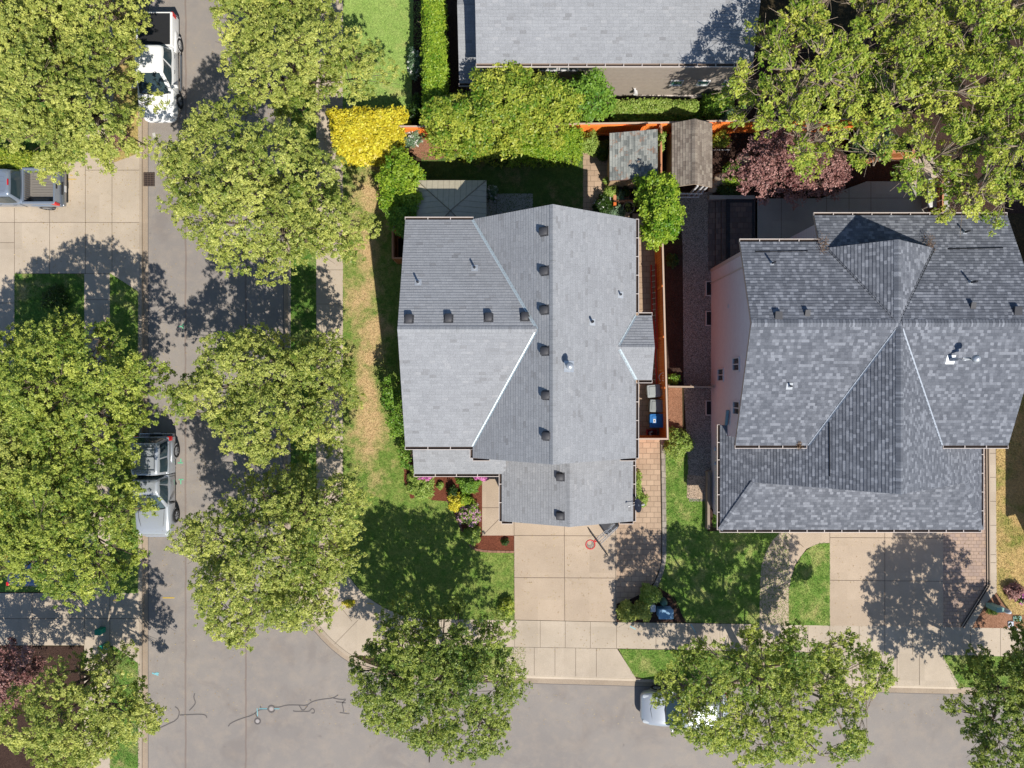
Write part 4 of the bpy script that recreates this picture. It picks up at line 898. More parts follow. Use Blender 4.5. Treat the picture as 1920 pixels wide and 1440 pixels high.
for x in (-4.95, -2.9, -.75): m.box(x - .07, x + .07, -4.62, -4.48, ZL, 2.7); m.build('porch_post', TRIMW, house); m = MB()
window(house, (-3.3, -2.7, 1.6), 1.6, 1.3, (0, -1), TRIMW, GLASS); window(house, (-3.3, -2.7, 4.2), 1.6, 1.2, (0, -1), TRIMW, GLASS); window(house, (5.72, 5.4, 1.5), 1.4, 1.1, (1, 0), TRIMW, GLASS); window(house, (6.55, byr, 1.6), 1.8, 1.2, (1, 0), TRIMW, GLASS)
window(house, (-4.95, 1.0, 4.0), 1.2, 1.1, (-1, 0), TRIMW, GLASS); window(house, (-4.95, 5.0, 4.0), 1.2, 1.1, (-1, 0), TRIMW, GLASS)

# ---------------------------------------------------------------- house on the right
h2 = thing('house', 'house with dark mottled charcoal shingle roof and rose siding on the right', 'house', (17.5, 0, ZL))
rf = MB(); un = MB(); a0 = 10.85; s1 = .392; H2, Y2, X2 = 7.65, 2.76, 17.6
fN = lambda y: H2 - s1 * (y - Y2); sW, sE = .705, .69; fw = lambda x: H2 - sW * (X2 - x); fe = lambda x: H2 - sE * (x - X2)
yl, yr = 6.76, 8.15; ys = -2.98; hs = 5.4; s2 = (H2 - hs) / (Y2 - ys); a1 = 24.1
xw, xe = X2 - (H2 - hs) / sW, X2 + (H2 - hs) / sE; XE2 = X2 + (H2 - 2.9) / sE; XW2 = X2 - (H2 - 2.9) / sW
Q = lambda *p, z=None: roof_face(rf, p, e=.15, t=.024, z_eave=z, under=un)
zN = fN(yr)
Q((a0, yl, fN(yl)), (a0, Y2, H2), (14.62, Y2, H2), (14.62, yl, fN(yl)), z=zN); Q((14.62, yr, fN(yr)), (14.62, Y2, H2), (a1, Y2, H2), (a1 - .15, yr, fN(yr)), z=zN)
Q((a0, ys, hs), (xw, ys, hs), (X2, Y2, H2), (a0, Y2, H2), z=hs); Q((a1, ys, hs), (xe, ys, hs), (X2, Y2, H2), (a1, Y2, H2), z=hs)
yg = -5.0; ye = -7.6; k2 = .378
L = lambda x, y: (x, y, fw(x)); LE = lambda x, y: (x, y, fe(x))
Q(L(X2, Y2), L(X2, ys), L(xw, ys), z=2.9); Q(L(X2, ys), L(X2, yg), L(XW2, yg), L(XW2, ys), z=2.9); Q(L(XW2, ys), L(11.16, ys), L(11.16, -2.14), L(XW2, -2.14), z=2.9); Q(L(11.16, ys), L(xw, ys), L(xw, -2.7), L(11.16, -2.7), z=2.9)
kx = (yg - ye) * k2 / sW; kxe = (yg - ye) * k2 / sE
Q(L(XW2, yg), L(XW2 + kx, yg), L(XW2, ye), z=2.9); Q(LE(XE2, yg), LE(XE2 - kxe, yg), LE(XE2, ye), z=2.9)
Q(LE(X2, Y2), LE(X2, ys), LE(xe, ys), z=2.9); Q(LE(X2, ys), LE(X2, yg), LE(XE2, yg), LE(XE2, ys), z=2.9); Q(LE(xe, ys), LE(XE2, ys), LE(XE2, -2.7), LE(xe, -2.7), z=2.9)
hk = 2.9 + (yg - ye) * k2; ht = 2.9 + (-4.75 - ye) * k2
Q((XW2, ye, 2.9), (XE2, ye, 2.9), (XE2 - kxe, yg, hk), (XW2 + kx, yg, hk), z=2.9)
# north dormer
dr, dW, dE, yd = 17.5, 14.9, 20.0, 6.45; hd = fN(yd)
Q((dr, Y2, H2), (dr, yd + .1, H2), (dW, yd, hd)); Q((dr, Y2, H2), (dr, yd + .1, H2), (dE, yd, hd))
ridge_cap(rf, (a0, Y2, H2), (X2 - .1, Y2, H2), .39, .39, .17, .15); ridge_cap(rf, (X2 + .1, Y2, H2), (a1, Y2, H2), .39, .39, .17, .15); ridge_cap(rf, (X2, yg, H2), (X2, Y2, H2), .7, .69, .17, .15); ridge_cap(rf, (dr, Y2, H2), (dr, yd + .1, H2), .56, .56, .17, .15)
ridge_cap(rf, (XW2, ye, 2.9), (XW2 + kx, yg, hk), .3, .3, .13, .15); ridge_cap(rf, (XE2, ye, 2.9), (XE2 - kxe, yg, hk), .3, .3, .13, .15)
roof2 = rf.build('roof', SH2, h2); un.build('fascia', FASC, roof2)
vl = MB(); n0 = Vector((0, -s2, 1)).normalized(); nw = Vector((-sW, 0, 1)).normalized(); ne = Vector((sE, 0, 1)).normalized(); nn = Vector((0, s1, 1)).normalized(); nd1 = Vector((-(H2 - hd) / (dr - dW), 0, 1)).normalized(); nd2 = Vector(((H2 - hd) / (dE - dr), 0, 1)).normalized()
FLB = plain('flashing_blue_grey', D(160, 170, 184), .45, .5, .2)
for A_, B_, p_, q_, m_ in (((xw, ys, hs), (X2 - .12, Y2 - .25, H2 - .09), n0, nw, FLB), ((xe, ys, hs), (X2 + .12, Y2 - .25, H2 - .09), n0, ne, FLB), ((dW, yd, hd), (dr - .1, Y2 + .15, H2 - .07), nn, nd1, FLASHD), ((dE, yd, hd), (dr + .1, Y2 + .15, H2 - .07), nn, nd2, FLASHD)): vl = MB(); valley(vl, A_, B_, p_, q_, .065); vl.build('valley_flashing', m_, roof2)
gut(roof2, ((a0, yl, fN(yl)), (14.6, yl, fN(yl)), (0, 1)), ((14.62, yr, fN(yr)), (a1 - .15, yr, fN(yr)), (0, 1)), ((xw - .1, ys, hs), (a0, ys, hs), (0, -1)), ((a1, ys, hs), (xe + .1, ys, hs), (0, -1)),
    ((XW2, ye, 2.9), (XW2, -2.14, 2.9), (-1, 0)), ((XE2, ye, 2.9), (XW2, ye, 2.9), (0, -1)), ((XE2, -2.7, 2.9), (XE2, ye, 2.9), (1, 0)))
# slim ridge-line slots
def slot(plane, p0, p1):
    a, n = on_roof(plane, *p0); b, _ = on_roof(plane, *p1); d = (b - a).normalized(); s = n.cross(d) * .025; m = MB()
    vs = [a + s, a - s, b - s, b + s]; m.raw([tuple(v + n * .01) for v in vs] + [tuple(v + n * .04) for v in vs], [(0, 1, 2, 3), (7, 6, 5, 4), (0, 4, 5, 1), (1, 5, 6, 2), (2, 6, 7, 3), (3, 7, 4, 0)], 0, False); m.build('slot_vent', BLK, roof2)
PN2 = [(a0, yl, fN(yl)), (a0, Y2, H2), (a1, Y2, H2)]; PS2 = [(a0, ys, hs), (a0, Y2, H2), (a1, Y2, H2)]; PW2 = [L(X2, Y2), L(X2, yg), L(XW2, yg)]
slot(PN2, (1416, 472), (1514, 471)); slot(PN2, (1777, 467), (1880, 465)); slot(PW2, (1555, 792), (1556, 893))
def hood(plane, px, py, wdt):
    """low triangular slant-back roof vent"""
    c, n = on_roof(plane, px, py); u = Vector((-n.y, n.x, 0)).normalized(); v = n.cross(u); m = MB(); q = lambda a, b, h: tuple(c + u * a + v * b + n * h)
    m.raw([q(-wdt, -wdt, .02), q(wdt, -wdt, .02), q(wdt, wdt, .02), q(-wdt, wdt, .02), q(-wdt * .9, -wdt, .2), q(wdt * .9, -wdt, .2)], [(0, 4, 5, 1), (4, 3, 2, 5), (0, 3, 4), (1, 5, 2), (0, 1, 2, 3)], 0, False); m.build('slant_vent', VENTM, roof2)
for x, y, wd in ((1459, 594, .17), (1513, 589, .12), (1823, 575, .12), (1907, 585, .18)): hood(PN2, x, y, wd)
pipe(roof2, PN2, 1447, 494, PIPEM, LEADM, .05, .45, .1); pipe(roof2, PN2, 1819, 530, PIPEM, LEADM, .05, .5, .1); pipe(roof2, PN2, 1808, 436, PIPEM, LEADM, .05, .4, .1); pipe(roof2, PS2, 1480, 724, PIPEM, LEADM, .045, .3, .15)
c, n = on_roof(PS2, 1782, 674); m = MB(); m.tube([c - Vector((0, 0, .1)), c + Vector((0, 0, .35)), c + Vector((.2, 0, .62)), c + Vector((.42, 0, .72)), c + Vector((.5, 0, .95))], [.09, .09, .08, .08, .09], 14); t_ = c + Vector((.5, 0, .95))
m.tube([t_, t_ + Vector((0, 0, .03)), t_ + Vector((0, 0, .15)), t_ + Vector((0, 0, .22)), t_ + Vector((0, 0, .25))], [.12, .17, .17, .1, .01], 16); u = Vector((-n.y, n.x, 0)).normalized(); v = n.cross(u)
m.poly([tuple(c + u * a * .2 + v * b * .22 + n * .024) for a, b in ((-1, -1), (1, -1), (1, 1), (-1, 1))]); m.build('flue', GALV, roof2)
w = MB(); X0, X1 = 11.18, 23.8
wall(w, [(X0, 6.45), (X0, -2.68)], 5.3, ZL, closed=False); vpoly(w, [(X0, 6.45, 5.3), (X0, 6.45, 6.05), (X0, Y2, 7.45), (X0, -2.68, 5.3)][::-1])
wall(w, [(X0, -2.68), (X1, -2.68), (X1, 7.85), (14.9, 7.85), (14.9, 6.45), (X0, 6.45)], [5.3, 5.3, 5.4, 5.4, 5.3, 5.3], ZL, closed=False)
wall(w, [(14.9, 6.45), (X0, 6.45)], 6.05, 5.2, closed=False); vpoly(w, [(X1, -2.68, 5.3), (X1, Y2, 7.4), (X1, 7.85, 5.4)])
wall(w, [(X0 + .02, -2.0), (X0 + .02, -7.2), (24.2, -7.2), (24.2, -2.6)], 2.85, ZL, closed=False)
vpoly(w, [(XW2 + kx, -4.8, hk - .2), (XE2 - kxe, -4.8, hk - .2), (X2, -4.8, 7.5)]); vpoly(w, [(dW + .2, 6.3, hd - .1), (dE - .2, 6.3, hd - .1), (dr, 6.3, 7.5)])
w.build('wall', SID2, h2)
m = MB(); m.box(X0 - .03, X0, 6.28, 6.46, ZL, 6.0); m.box(X0 - .045, X0 - .002, 5.62, 5.67, ZL, 6.3); m.build('corner_board', TRIM, h2)
for px, py, z_ in ((1378, 683, 4.55), (1352, 703, 2.0), (1379, 765, 4.6)):
    y_ = (720 - py) / FP * (HC - z_); window(h2, (X0, y_, z_), .72, 1.0, (-1, 0), TRIMW, GLASS)
m = MB(); m.box(X0 - .03, X0, 3.93, 4.12, 3.1, 3.3); m.build('wall_vent', TRIMW, h2)
m = MB(); m.tube([(X0 - .12, -1.35, 3.55), (X0 - .12, -2.1, 3.3)], .09, 12); m.build('downspout', plain('pipe_teal', D(120, 160, 172), .4), h2)
for py in (541, 597, 765): # egress window wells along the wall foot
    y_ = (720 - py) / FP * 38.8; m = MB(); m.box(X0 - .32, X0 - .27, y_ - .42, y_ + .42, ZL - .05, ZL + .12); m.box(X0 - .27, X0, y_ - .42, y_ - .37, ZL - .05, ZL + .12); m.box(X0 - .27, X0, y_ + .37, y_ + .42, ZL - .05, ZL + .12)
    m.box(X0 - .27, X0, y_ - .37, y_ + .37, ZL - .04, ZL + .03, mi=1); m.build('window_well', [TRIM, BLK], h2)
for py, c_ in ((841, .16), (869, .11)):
    y_ = (720 - py) / FP * 37.5; m = MB(); m.tube([(X0, y_, 1.5), (X0 - .08, y_, 1.5), (X0 - .2, y_, 1.45)], [c_ * .4, c_, c_ * .8], 12); m.build('wall_lamp', GALV, h2)
m = MB(); m.box(15.6, 20.4, -7.26, -7.2, ZL, 2.4); m.build('garage_door', TRIMW, h2)

# ---------------------------------------------------------------- house at the top
h3 = thing('house', 'house with long taupe lap wall and light grey roof at the top edge', 'house', (5, 18, ZL))
rf = MB(); un = MB(); e3 = 5.1; y3 = P(0, 119, e3)[1]; xl, xr3 = P(893, 119, e3)[0], 11.8; yr3 = y3 + 5.2; hr3 = e3 + 5.2 * .42
roof_face(rf, [(xl, y3, e3), (xr3, y3, e3), (xr3, yr3, hr3), (xl, yr3, hr3)], z_eave=e3, under=un); roof_face(rf, [(xl, yr3 + 5.2, e3), (xr3, yr3 + 5.2, e3), (xr3, yr3, hr3), (xl, yr3, hr3)], z_eave=e3, under=un)
lx0, lx1 = P(861, 156, 2.9)[0], xl + .25; ly = P(0, 156, 2.9)[1]; roof_face(rf, [(lx0, ly, 2.9), (lx1, ly, 2.9), (lx1, ly + 3.4, 4.2), (lx0, ly + 3.4, 4.2)], z_eave=2.9, under=un); roof_face(rf, [(lx0, ly + 6.8, 2.9), (lx1, ly + 6.8, 2.9), (lx1, ly + 3.4, 4.2), (lx0, ly + 3.4, 4.2)], z_eave=2.9, under=un)
roof3 = rf.build('roof', SH1, h3); un.build('fascia', FASC, roof3); gut(roof3, ((xr3, y3, e3), (xl, y3, e3), (0, -1)), ((lx1, ly, 2.9), (lx0, ly, 2.9), (0, -1)))
w = MB(); yw = 16.12; wall(w, [(xl + .3, yw), (xr3 - .3, yw), (xr3 - .3, yw + 9.4), (xl + .3, yw + 9.4)], 5.05, ZL); wall(w, [(xl + .3, ly + .35), (lx0 + .3, ly + .35), (lx0 + .3, ly + 6.4), (xl + .3, ly + 6.4)], 2.85, ZL, closed=False)
vpoly(w, [(xr3 - .3, yw, 5.05), (xr3 - .3, yw + 9.4, 5.05), (xr3 - .3, yr3, hr3 - .2)]); vpoly(w, [(xl + .3, yw, 5.05), (xl + .3, yw + 9.4, 5.05), (xl + .3, yr3, hr3 - .2)]); w.build('wall', SID1, h3)
for px in (1028, 1067): window(h3, (P(px, 0, 4.1)[0], yw, 4.0), 1.0, 1.1, (0, -1), TRIMW, GLASS)
for px in (1268, 1318, 1367): window(h3, (P(px, 0, 2.0)[0], yw, 2.0), .68, .62, (0, -1), TRIMW, GLASST, split=False)
window(h3, (P(1095, 0, 2.0)[0], yw, 2.4), .9, .6, (0, -1), TRIMW, GLASS)
m = MB(); x_ = P(1190, 0, 1.2)[0]; m.box(x_ - .05, x_ + .05, yw - .12, yw, 1.15, 1.3); m.tube([(x_, yw - .1, 1.2), (x_ - .1, yw - .16, 1.6)], .02, 6); m.tube([(x_ + .05, yw - .1, 1.2), (x_ + .05, yw - .3, 1.2)], [.1, .13], 12); m.build('wall_lamp', TRIMW, h3)
m = MB(); m.box(P(1190, 0)[0], xr3, yw - .06, yw + .02, ZL, ZL + .3); m.build('plinth', TRIM, h3)

# neighbour beyond the right edge, which shades the dry lawn
h4 = thing('house', 'pale house just beyond the right edge of the dry lawn', 'house', (34, 0, ZL)); rf = MB(); un = MB(); q0, q1, qa, qb = 29.05, 39.00, -3.4, 9.0
roof_face(rf, [(q0, qa, 4.4), (q0, qb, 4.4), (34.00, qb, 6.6), (34.00, qa, 6.6)], e=.15, z_eave=4.4, under=un); roof_face(rf, [(q1, qa, 4.4), (q1, qb, 4.4), (34.00, qb, 6.6), (34.00, qa, 6.6)], e=.15, z_eave=4.4, under=un)
roof_face(rf, [(28.80, -9.5, 2.9), (28.80, -3.4, 2.9), (34.00, -3.4, 4.7), (34.00, -9.5, 4.7)], e=.15, z_eave=2.9, under=un); roof_face(rf, [(39.10, -9.5, 2.9), (39.10, -3.4, 2.9), (34.00, -3.4, 4.7), (34.00, -9.5, 4.7)], e=.15, z_eave=2.9, under=un)
r4 = rf.build('roof', SH2, h4); un.build('fascia', FASC, r4); w = MB(); wall(w, [(29.40, -3.1), (38.60, -3.1), (38.60, 8.7), (29.40, 8.7)], 4.35, ZL); wall(w, [(29.20, -9.2), (38.60, -9.2), (38.60, -3.1), (29.20, -3.1)], 2.85, ZL)
vpoly(w, [(29.40, -3.1, 4.35), (38.60, -3.1, 4.35), (34.00, -3.1, 6.4)]); vpoly(w, [(29.20, -9.2, 2.85), (38.60, -9.2, 2.85), (34.00, -9.2, 4.5)]); w.build('wall', SID2, h4)

# ---------------------------------------------------------------- sheds, gazebo
sh = thing('garden_shed', 'small shed with blotchy grey green shingle roof stained by rust, against the cedar fence', 'shed', P(1188, 300, ZL)); rf = MB(); un = MB()
zl, zr = 2.25, 2.85; A, B, C_, D_ = P(1143, 244, zl), P(1228, 248, zr), P(1233, 335, zr), P(1144, 336, zl); A = (A[0], (A[1] + B[1]) / 2 + .1, zl); y_t, y_b = (P(1143, 244, zl)[1] + P(1228, 248, zr)[1]) / 2, (C_[1] + D_[1]) / 2
roof_face(rf, [(A[0], y_b, zl), (A[0], y_t, zl), (C_[0], y_t, zr), (C_[0], y_b, zr)], z_eave=zl, under=un, thick=.1); r_ = rf.build('roof', SH3, sh); un.build('fascia', plain('fascia_mauve', D(150, 120, 116), .7), r_)
w = MB(); wall(w, [(A[0] + .15, y_b + .18), (C_[0] - .15, y_b + .18), (C_[0] - .15, y_t - .15), (A[0] + .15, y_t - .15)], [zl, zr - .1, zr - .1, zl], ZL); w.build('wall', SID3, sh); window(sh, ((A[0] + C_[0]) / 2 + .45, y_b + .18, 1.7), .75, .7, (0, -1), TRIMW, GLASS)
sh = thing('garden_shed', 'long open shed with worn brown shingle roof and white posts beside the bark bed', 'shed', P(1300, 300, ZL)); rf = MB(); un = MB()
zl, zr = 2.15, 2.75; xa, xb = P(1260, 0, zl)[0], P(1335, 0, zl)[0]; y_t, y_b = P(0, 231, zl)[1], P(0, 351, zl)[1]; xm = P(1303, 0, zr)[0]
roof_face(rf, [(xa, y_b, zl), (xa, y_t, zl), (xm, y_t, zr), (xm, y_b, zr)], z_eave=zl, under=un, thick=.1); roof_face(rf, [(xb, y_b, zl), (xb, y_t, zl), (xm, y_t, zr), (xm, y_b, zr)], z_eave=zl, under=un, thick=.1); ridge_cap(rf, (xm, y_b, zr), (xm, y_t, zr), .5, .5, .15)
r_ = rf.build('roof', SH4, sh); un.build('fascia', WEATH, r_); w = MB(); wall(w, [(xa + .15, y_b + .3), (xa + .15, y_t - .15), (xb - .15, y_t - .15), (xb - .15, y_b + .3)], zl - .02, ZL, closed=False); w.build('wall', SID3, sh)
for x in (xa + .2, xb - .75, xb - .45, xb - .2):
    m = MB(); m.box(x - .05, x + .05, y_b + .05, y_b + .15, ZL, zl - .03); m.build('post', TRIMW, sh)
m = MB(); m.box(xa + .2, xb - .2, y_b - .08, y_b - .03, ZL + .9, ZL + .98); m.box(xa + .2, xb - .2, y_b - .08, y_b - .03, ZL + .2, ZL + .28); m.build('rail', TRIMW, sh)
gz = thing('gazebo', 'tan metal hip roof gazebo tucked against the north wall of the central house', 'gazebo', P(846, 380, ZL)); zl, zr = 2.35, 3.0
gx_0, gx_1, gy_1 = P(781, 0, zl)[0], P(912, 0, zl)[0], P(0, 338, zl)[1]; gy_0 = 7.22; ap = ((gx_0 + gx_1) / 2, (gy_0 + gy_1) / 2 + .02, zr); TAN = m_siding('metal_tan', D(216, 206, 182), .3, vert=True); rf = MB()
cs = [(gx_0, gy_0, zl), (gx_1, gy_0, zl), (gx_1, gy_1, zl), (gx_0, gy_1, zl)]
for i in range(4):
    a, b = cs[i], cs[(i + 1) % 4]; p, n, u, v = plane_frame([a, b, ap]); rf.poly([a, b, ap], [(q.dot(u), q.dot(v)) for q in p]); d = .05; rf.poly([(a[0], a[1], a[2] - d), (b[0], b[1], b[2] - d), b, a]); rf.poly([(ap[0], ap[1], ap[2] - d), (b[0], b[1], b[2] - d), (a[0], a[1], a[2] - d)])
r_ = rf.build('roof', TAN, gz); m = MB()
for c in cs: m.tube([(c[0], c[1], c[2] + .01), (ap[0], ap[1], ap[2] + .01)], .025, 6)
m.build('hip_strip', plain('metal_tan_dark', D(150, 140, 120), .5), r_); m = MB(); k = .45; m.prism([(ap[0] - k, ap[1] - k), (ap[0] + k, ap[1] - k), (ap[0] + k, ap[1] + k), (ap[0] - k, ap[1] + k)], zr - .06, zr - .045)
c4 = [(ap[0] - k, ap[1] - k, zr - .06), (ap[0] + k, ap[1] - k, zr - .06), (ap[0] + k, ap[1] + k, zr - .06), (ap[0] - k, ap[1] + k, zr - .06)]
for c in cs: m = MB(); sx = .12 if c[0] < ap[0] else -.12; sy = .12 if c[1] < ap[1] else -.12; m.box(c[0] + sx - .04, c[0] + sx + .04, c[1] + sy - .04, c[1] + sy + .04, ZL, zl - .02); m.build('post', plain('metal_brown', D(96, 78, 64), .5), gz)

# ---------------------------------------------------------------- fences
fence('fence', 'orange cedar back fence, west half, with its corner beside the gold hedge', [(738, 432), (738, 237), (793, 237), (960, 235)], (CEDAR, CEDARC, CEDARS), inner=-1, z0=ZL)
fence('fence', 'orange cedar fence run behind the two sheds', [(961, 235), (1090, 232), (1240, 230), (1342, 227), (1440, 226), (1640, 222)], (CEDAR, CEDARC, CEDARS), inner=-1, z0=ZL)
fence('fence', 'short cedar fence return at the northwest corner of the central house', [(736, 433), (736, 484), (760, 484)], (CEDARO, CEDARR), z0=ZL, inner=1)
fence('fence', 'bright orange cedar fence beside the bins and ladders, turning in to the house', [(1242, 440), (1252, 823), (1196, 823)], (CEDAR, CEDARC, CEDARS), h=2.0, z0=ZL, inner=-1)
fence('fence', 'low weathered rail fence between the bark bed and the rose wall', [(1254, 725), (1338, 726)], (WEATH, WEATH), h=1.0, z0=ZL, post_every=1.2)
fence('fence', 'mossy orange fence under the large oak beside the white tub', [(1625, 300), (1672, 283), (1748, 281)], (CEDARO, CEDARR), h=1.5, z0=ZL, inner=-1)
fence('fence', 'old orange fence running north to south right of the white tub', [(1768, 400), (1768, 330)], (CEDARO, CEDARR), h=1.5, z0=ZL, inner=1)
fence('trellis', 'timber screen between the two sheds', [(1240, 330), (1240, 236)], (WEATH, CEDARR), h=1.9, z0=ZL)['category'] = 'trellis'
pw = thing('planter_wall', 'low concrete planter wall in the entry corner of the right house', 'planter', P(1330, 950, ZL)); m = MB()
a = P(1326, 884, ZL + .4); b = P(1332, 992, ZL + .4); m.box(a[0], a[0] + .14, b[1], a[1], ZL - .1, ZL + .45); m.box(a[0] + .14, XW2 - .02, b[1], b[1] + .14, ZL - .1, ZL + .445); m.build('wall', m_concrete('planter_concrete', D(176, 160, 144)), pw)
m = MB(); m.box(a[0] + .14, X0, b[1] + .14, b[1] + 1.1, ZL - .1, ZL + .35); m.build('soil', MULCHD, pw); m = MB(); m.box(a[0] + .14, X0 + .02, b[1] + 1.1, a[1], ZL - .1, ZL + .13); m.build('step', CONC, pw)
# ---------------------------------------------------------------- vehicles (local: +x forward, z up)
def paint(name, c, metal=.0):
    s = N(name); s.base(c, .28, .5, metal); s.b.inputs['Coat Weight'].default_value = .8; s.b.inputs['Coat Roughness'].default_value = .06; return s.m
TYRE = plain('tyre_rubber', (.02, .02, .022, 1), .85); RIM = plain('alloy', D(176, 178, 182), .35, .5, .7); REDL = plain('lamp_red', (.55, .01, .015, 1), .25, .6, coat=.6); CLR = plain('lamp_clear', D(214, 220, 226), .15, .6); CHR = plain('chrome', D(186, 190, 198), .2, .5, .8); TRB = plain('trim_black', (.02, .02, .022, 1), .55); BEDM = plain('bed_liner', D(138, 132, 126), .7)
def sec(x, w, z0, z1, n=20, e=.32):
    o = []
    for k in range(n):
        a = 2 * math.pi * (k + .5) / n; c, s = math.cos(a), math.sin(a)
        o.append((x, w * math.copysign(abs(c) ** e, c), (z0 + z1) / 2 + (z1 - z0) / 2 * math.copysign(abs(s) ** e, s)))
    return o
def wheel(root, x, y, r=.38, w=.26):
    sg = 1 if y > 0 else -1; m = MB(); n = 24
    prof = [(-w / 2, r * .6), (-w / 2, r * .93), (-w * .38, r), (w * .38, r), (w / 2, r * .93), (w / 2, r * .62), (w * .42, r * .6)]
    m.loft([[(x + q * math.cos(2 * math.pi * k / n), y + sg * p, r + q * math.sin(2 * math.pi * k / n)) for k in range(n)] for p, q in prof], caps=False); t = m.build('wheel', TYRE, root, local=True)
    m = MB(); pr = [(w * .42, r * .6), (w * .46, r * .55), (w * .3, r * .5), (w * .28, r * .16), (w * .42, r * .14), (w * .43, .01)]
    m.loft([[(x + q * math.cos(2 * math.pi * k / n), y + sg * p, r + q * math.sin(2 * math.pi * k / n)) for k in range(n)] for p, q in pr], caps=False)
    for k in range(6):
        a = k * math.pi / 3; m.tube([(x + r * .14 * math.cos(a), y + sg * w * .42, r + r * .14 * math.sin(a)), (x + r * .56 * math.cos(a), y + sg * w * .44, r + r * .56 * math.sin(a))], .028, 5)
    m.build('rim', RIM, t, local=True)
def arch(m, x, y, r=.45, w=.012):
    sg = 1 if y > 0 else -1; n = 16; m.poly([(x + r * math.cos(math.pi * k / n), y + sg * w, .36 + r * math.sin(math.pi * k / n)) for k in range(n + 1)])
def greenhouse(root, pm, base, top, zb, zt, rear_glass=True, side_split=(.5,), front_glass=True, gm=None, bulge=.06, side=True, pillar=True):
    """base/top = (x_rear, x_front, half width)"""
    gm = gm or GLASS; m = MB(); (b0, b1, bw), (t0, t1, tw) = base, top
    def ring(x0, x1, w, z, e=.22, n=28):
        o = []
        for k in range(n):
            a = 2 * math.pi * (k + .5) / n; c, s = math.cos(a), math.sin(a); o.append(((x0 + x1) / 2 + (x1 - x0) / 2 * math.copysign(abs(c) ** e, c), w * math.copysign(abs(s) ** e, s), z))
        return o
    L = lambda a, b, t: a * (1 - t) + b * t
    secs = [ring(b0, b1, bw, zb - .05)] + [ring(L(b0, t0, t), L(b1, t1, t), L(bw, tw, t), L(zb, zt, t)) for t in (0, .5, .93)]
    secs += [ring(t0 + .04, t1 - .05, tw - .04, zt + .015, .3), ring(t0 + .12, t1 - .16, tw - .13, zt + .04, .4)]
    m.loft(secs, caps=True); cab = m.build('cabin', pm, root, local=True)
    def pane(name, q, n, off=.012):
        g = MB(); n = Vector(n).normalized() * off; K = 4; vs = []; fs = []
        for i in range(K + 1):
            for j in range(K + 1):
                a = Vector(q[0]).lerp(Vector(q[1]), i / K); b = Vector(q[3]).lerp(Vector(q[2]), i / K); p = a.lerp(b, j / K); bu = bulge * (1 - (2 * i / K - 1) ** 2) * (.6 if 'wind' in name or 'rear' in name else .0)
                vs.append(tuple(p + n + n.normalized() * bu))
        for i in range(K):
            for j in range(K): fs.append((i * (K + 1) + j, (i + 1) * (K + 1) + j, (i + 1) * (K + 1) + j + 1, i * (K + 1) + j + 1))
        g.raw(vs, fs); return g.build(name, gm, cab, local=True)
    ins = .9
    def F(side, s, t):   # point on front/rear face: s across -1..1, t up
        return (L(b1, t1, t) if side > 0 else L(b0, t0, t), s * L(bw, tw, t), L(zb, zt, t))
    if front_glass: dz = zt - zb; nx = (dz, 0, b1 - t1); pane('windscreen', [F(1, -.86, .02), F(1, .86, .02), F(1, .84, .95), F(1, -.84, .95)], nx, .014)
    if rear_glass: pane('rear_window', [F(-1, -.84, .1), F(-1, .84, .1), F(-1, .82, .88), F(-1, -.82, .88)], (-(zt - zb), 0, abs(t0 - b0) + .01), .014)
    if side:
        for sg in (1, -1):
            ed = [0.04] + list(side_split) + [.93]; gp = .025
            for i in range(len(ed) - 1):
                q = []
                for (u, t) in ((ed[i] + gp, .1), (ed[i + 1] - gp, .1), (ed[i + 1] - gp, .84), (ed[i] + gp, .84)):
                    q.append((L(L(b0, b1, u), L(t0, t1, min(max(u, .03), .95)), t), sg * (L(bw, tw, t)), L(zb, zt, t)))
                pane('side_window', q, (0, sg * (zt - zb), bw - tw), .014)
    return cab
def mirrors(root, x, y, z, mat):
    for sg in (1, -1): m = MB(); m.tube([(x, sg * y, z), (x, sg * (y + .1), z + .03)], .03, 6); m.bbox(x - .05, x + .07, min(sg * (y + .08), sg * (y + .3)), max(sg * (y + .08), sg * (y + .3)), z - .05, z + .16, .03); m.build('wing_mirror', mat, root, local=True)
def front_body(m, xf, xr, W, hood, cowl, xc):
    """lofted nose, hood and doors from xr (back) to xf (front)"""
    h = W / 2; m.loft([sec(xr, h * .97, .32, cowl + .04), sec(xr + .04, h * .985, .3, cowl + .05), sec(xc - .6, h, .28, cowl + .05), sec(xc, h, .28, cowl + .04), sec(xc + (xf - xc) * .35, h * .99, .28, hood + .04), sec(xc + (xf - xc) * .7, h * .97, .3, hood), sec(xf - .22, h * .93, .32, hood - .08), sec(xf - .08, h * .84, .38, hood - .2), sec(xf, h * .7, .48, hood - .34)])
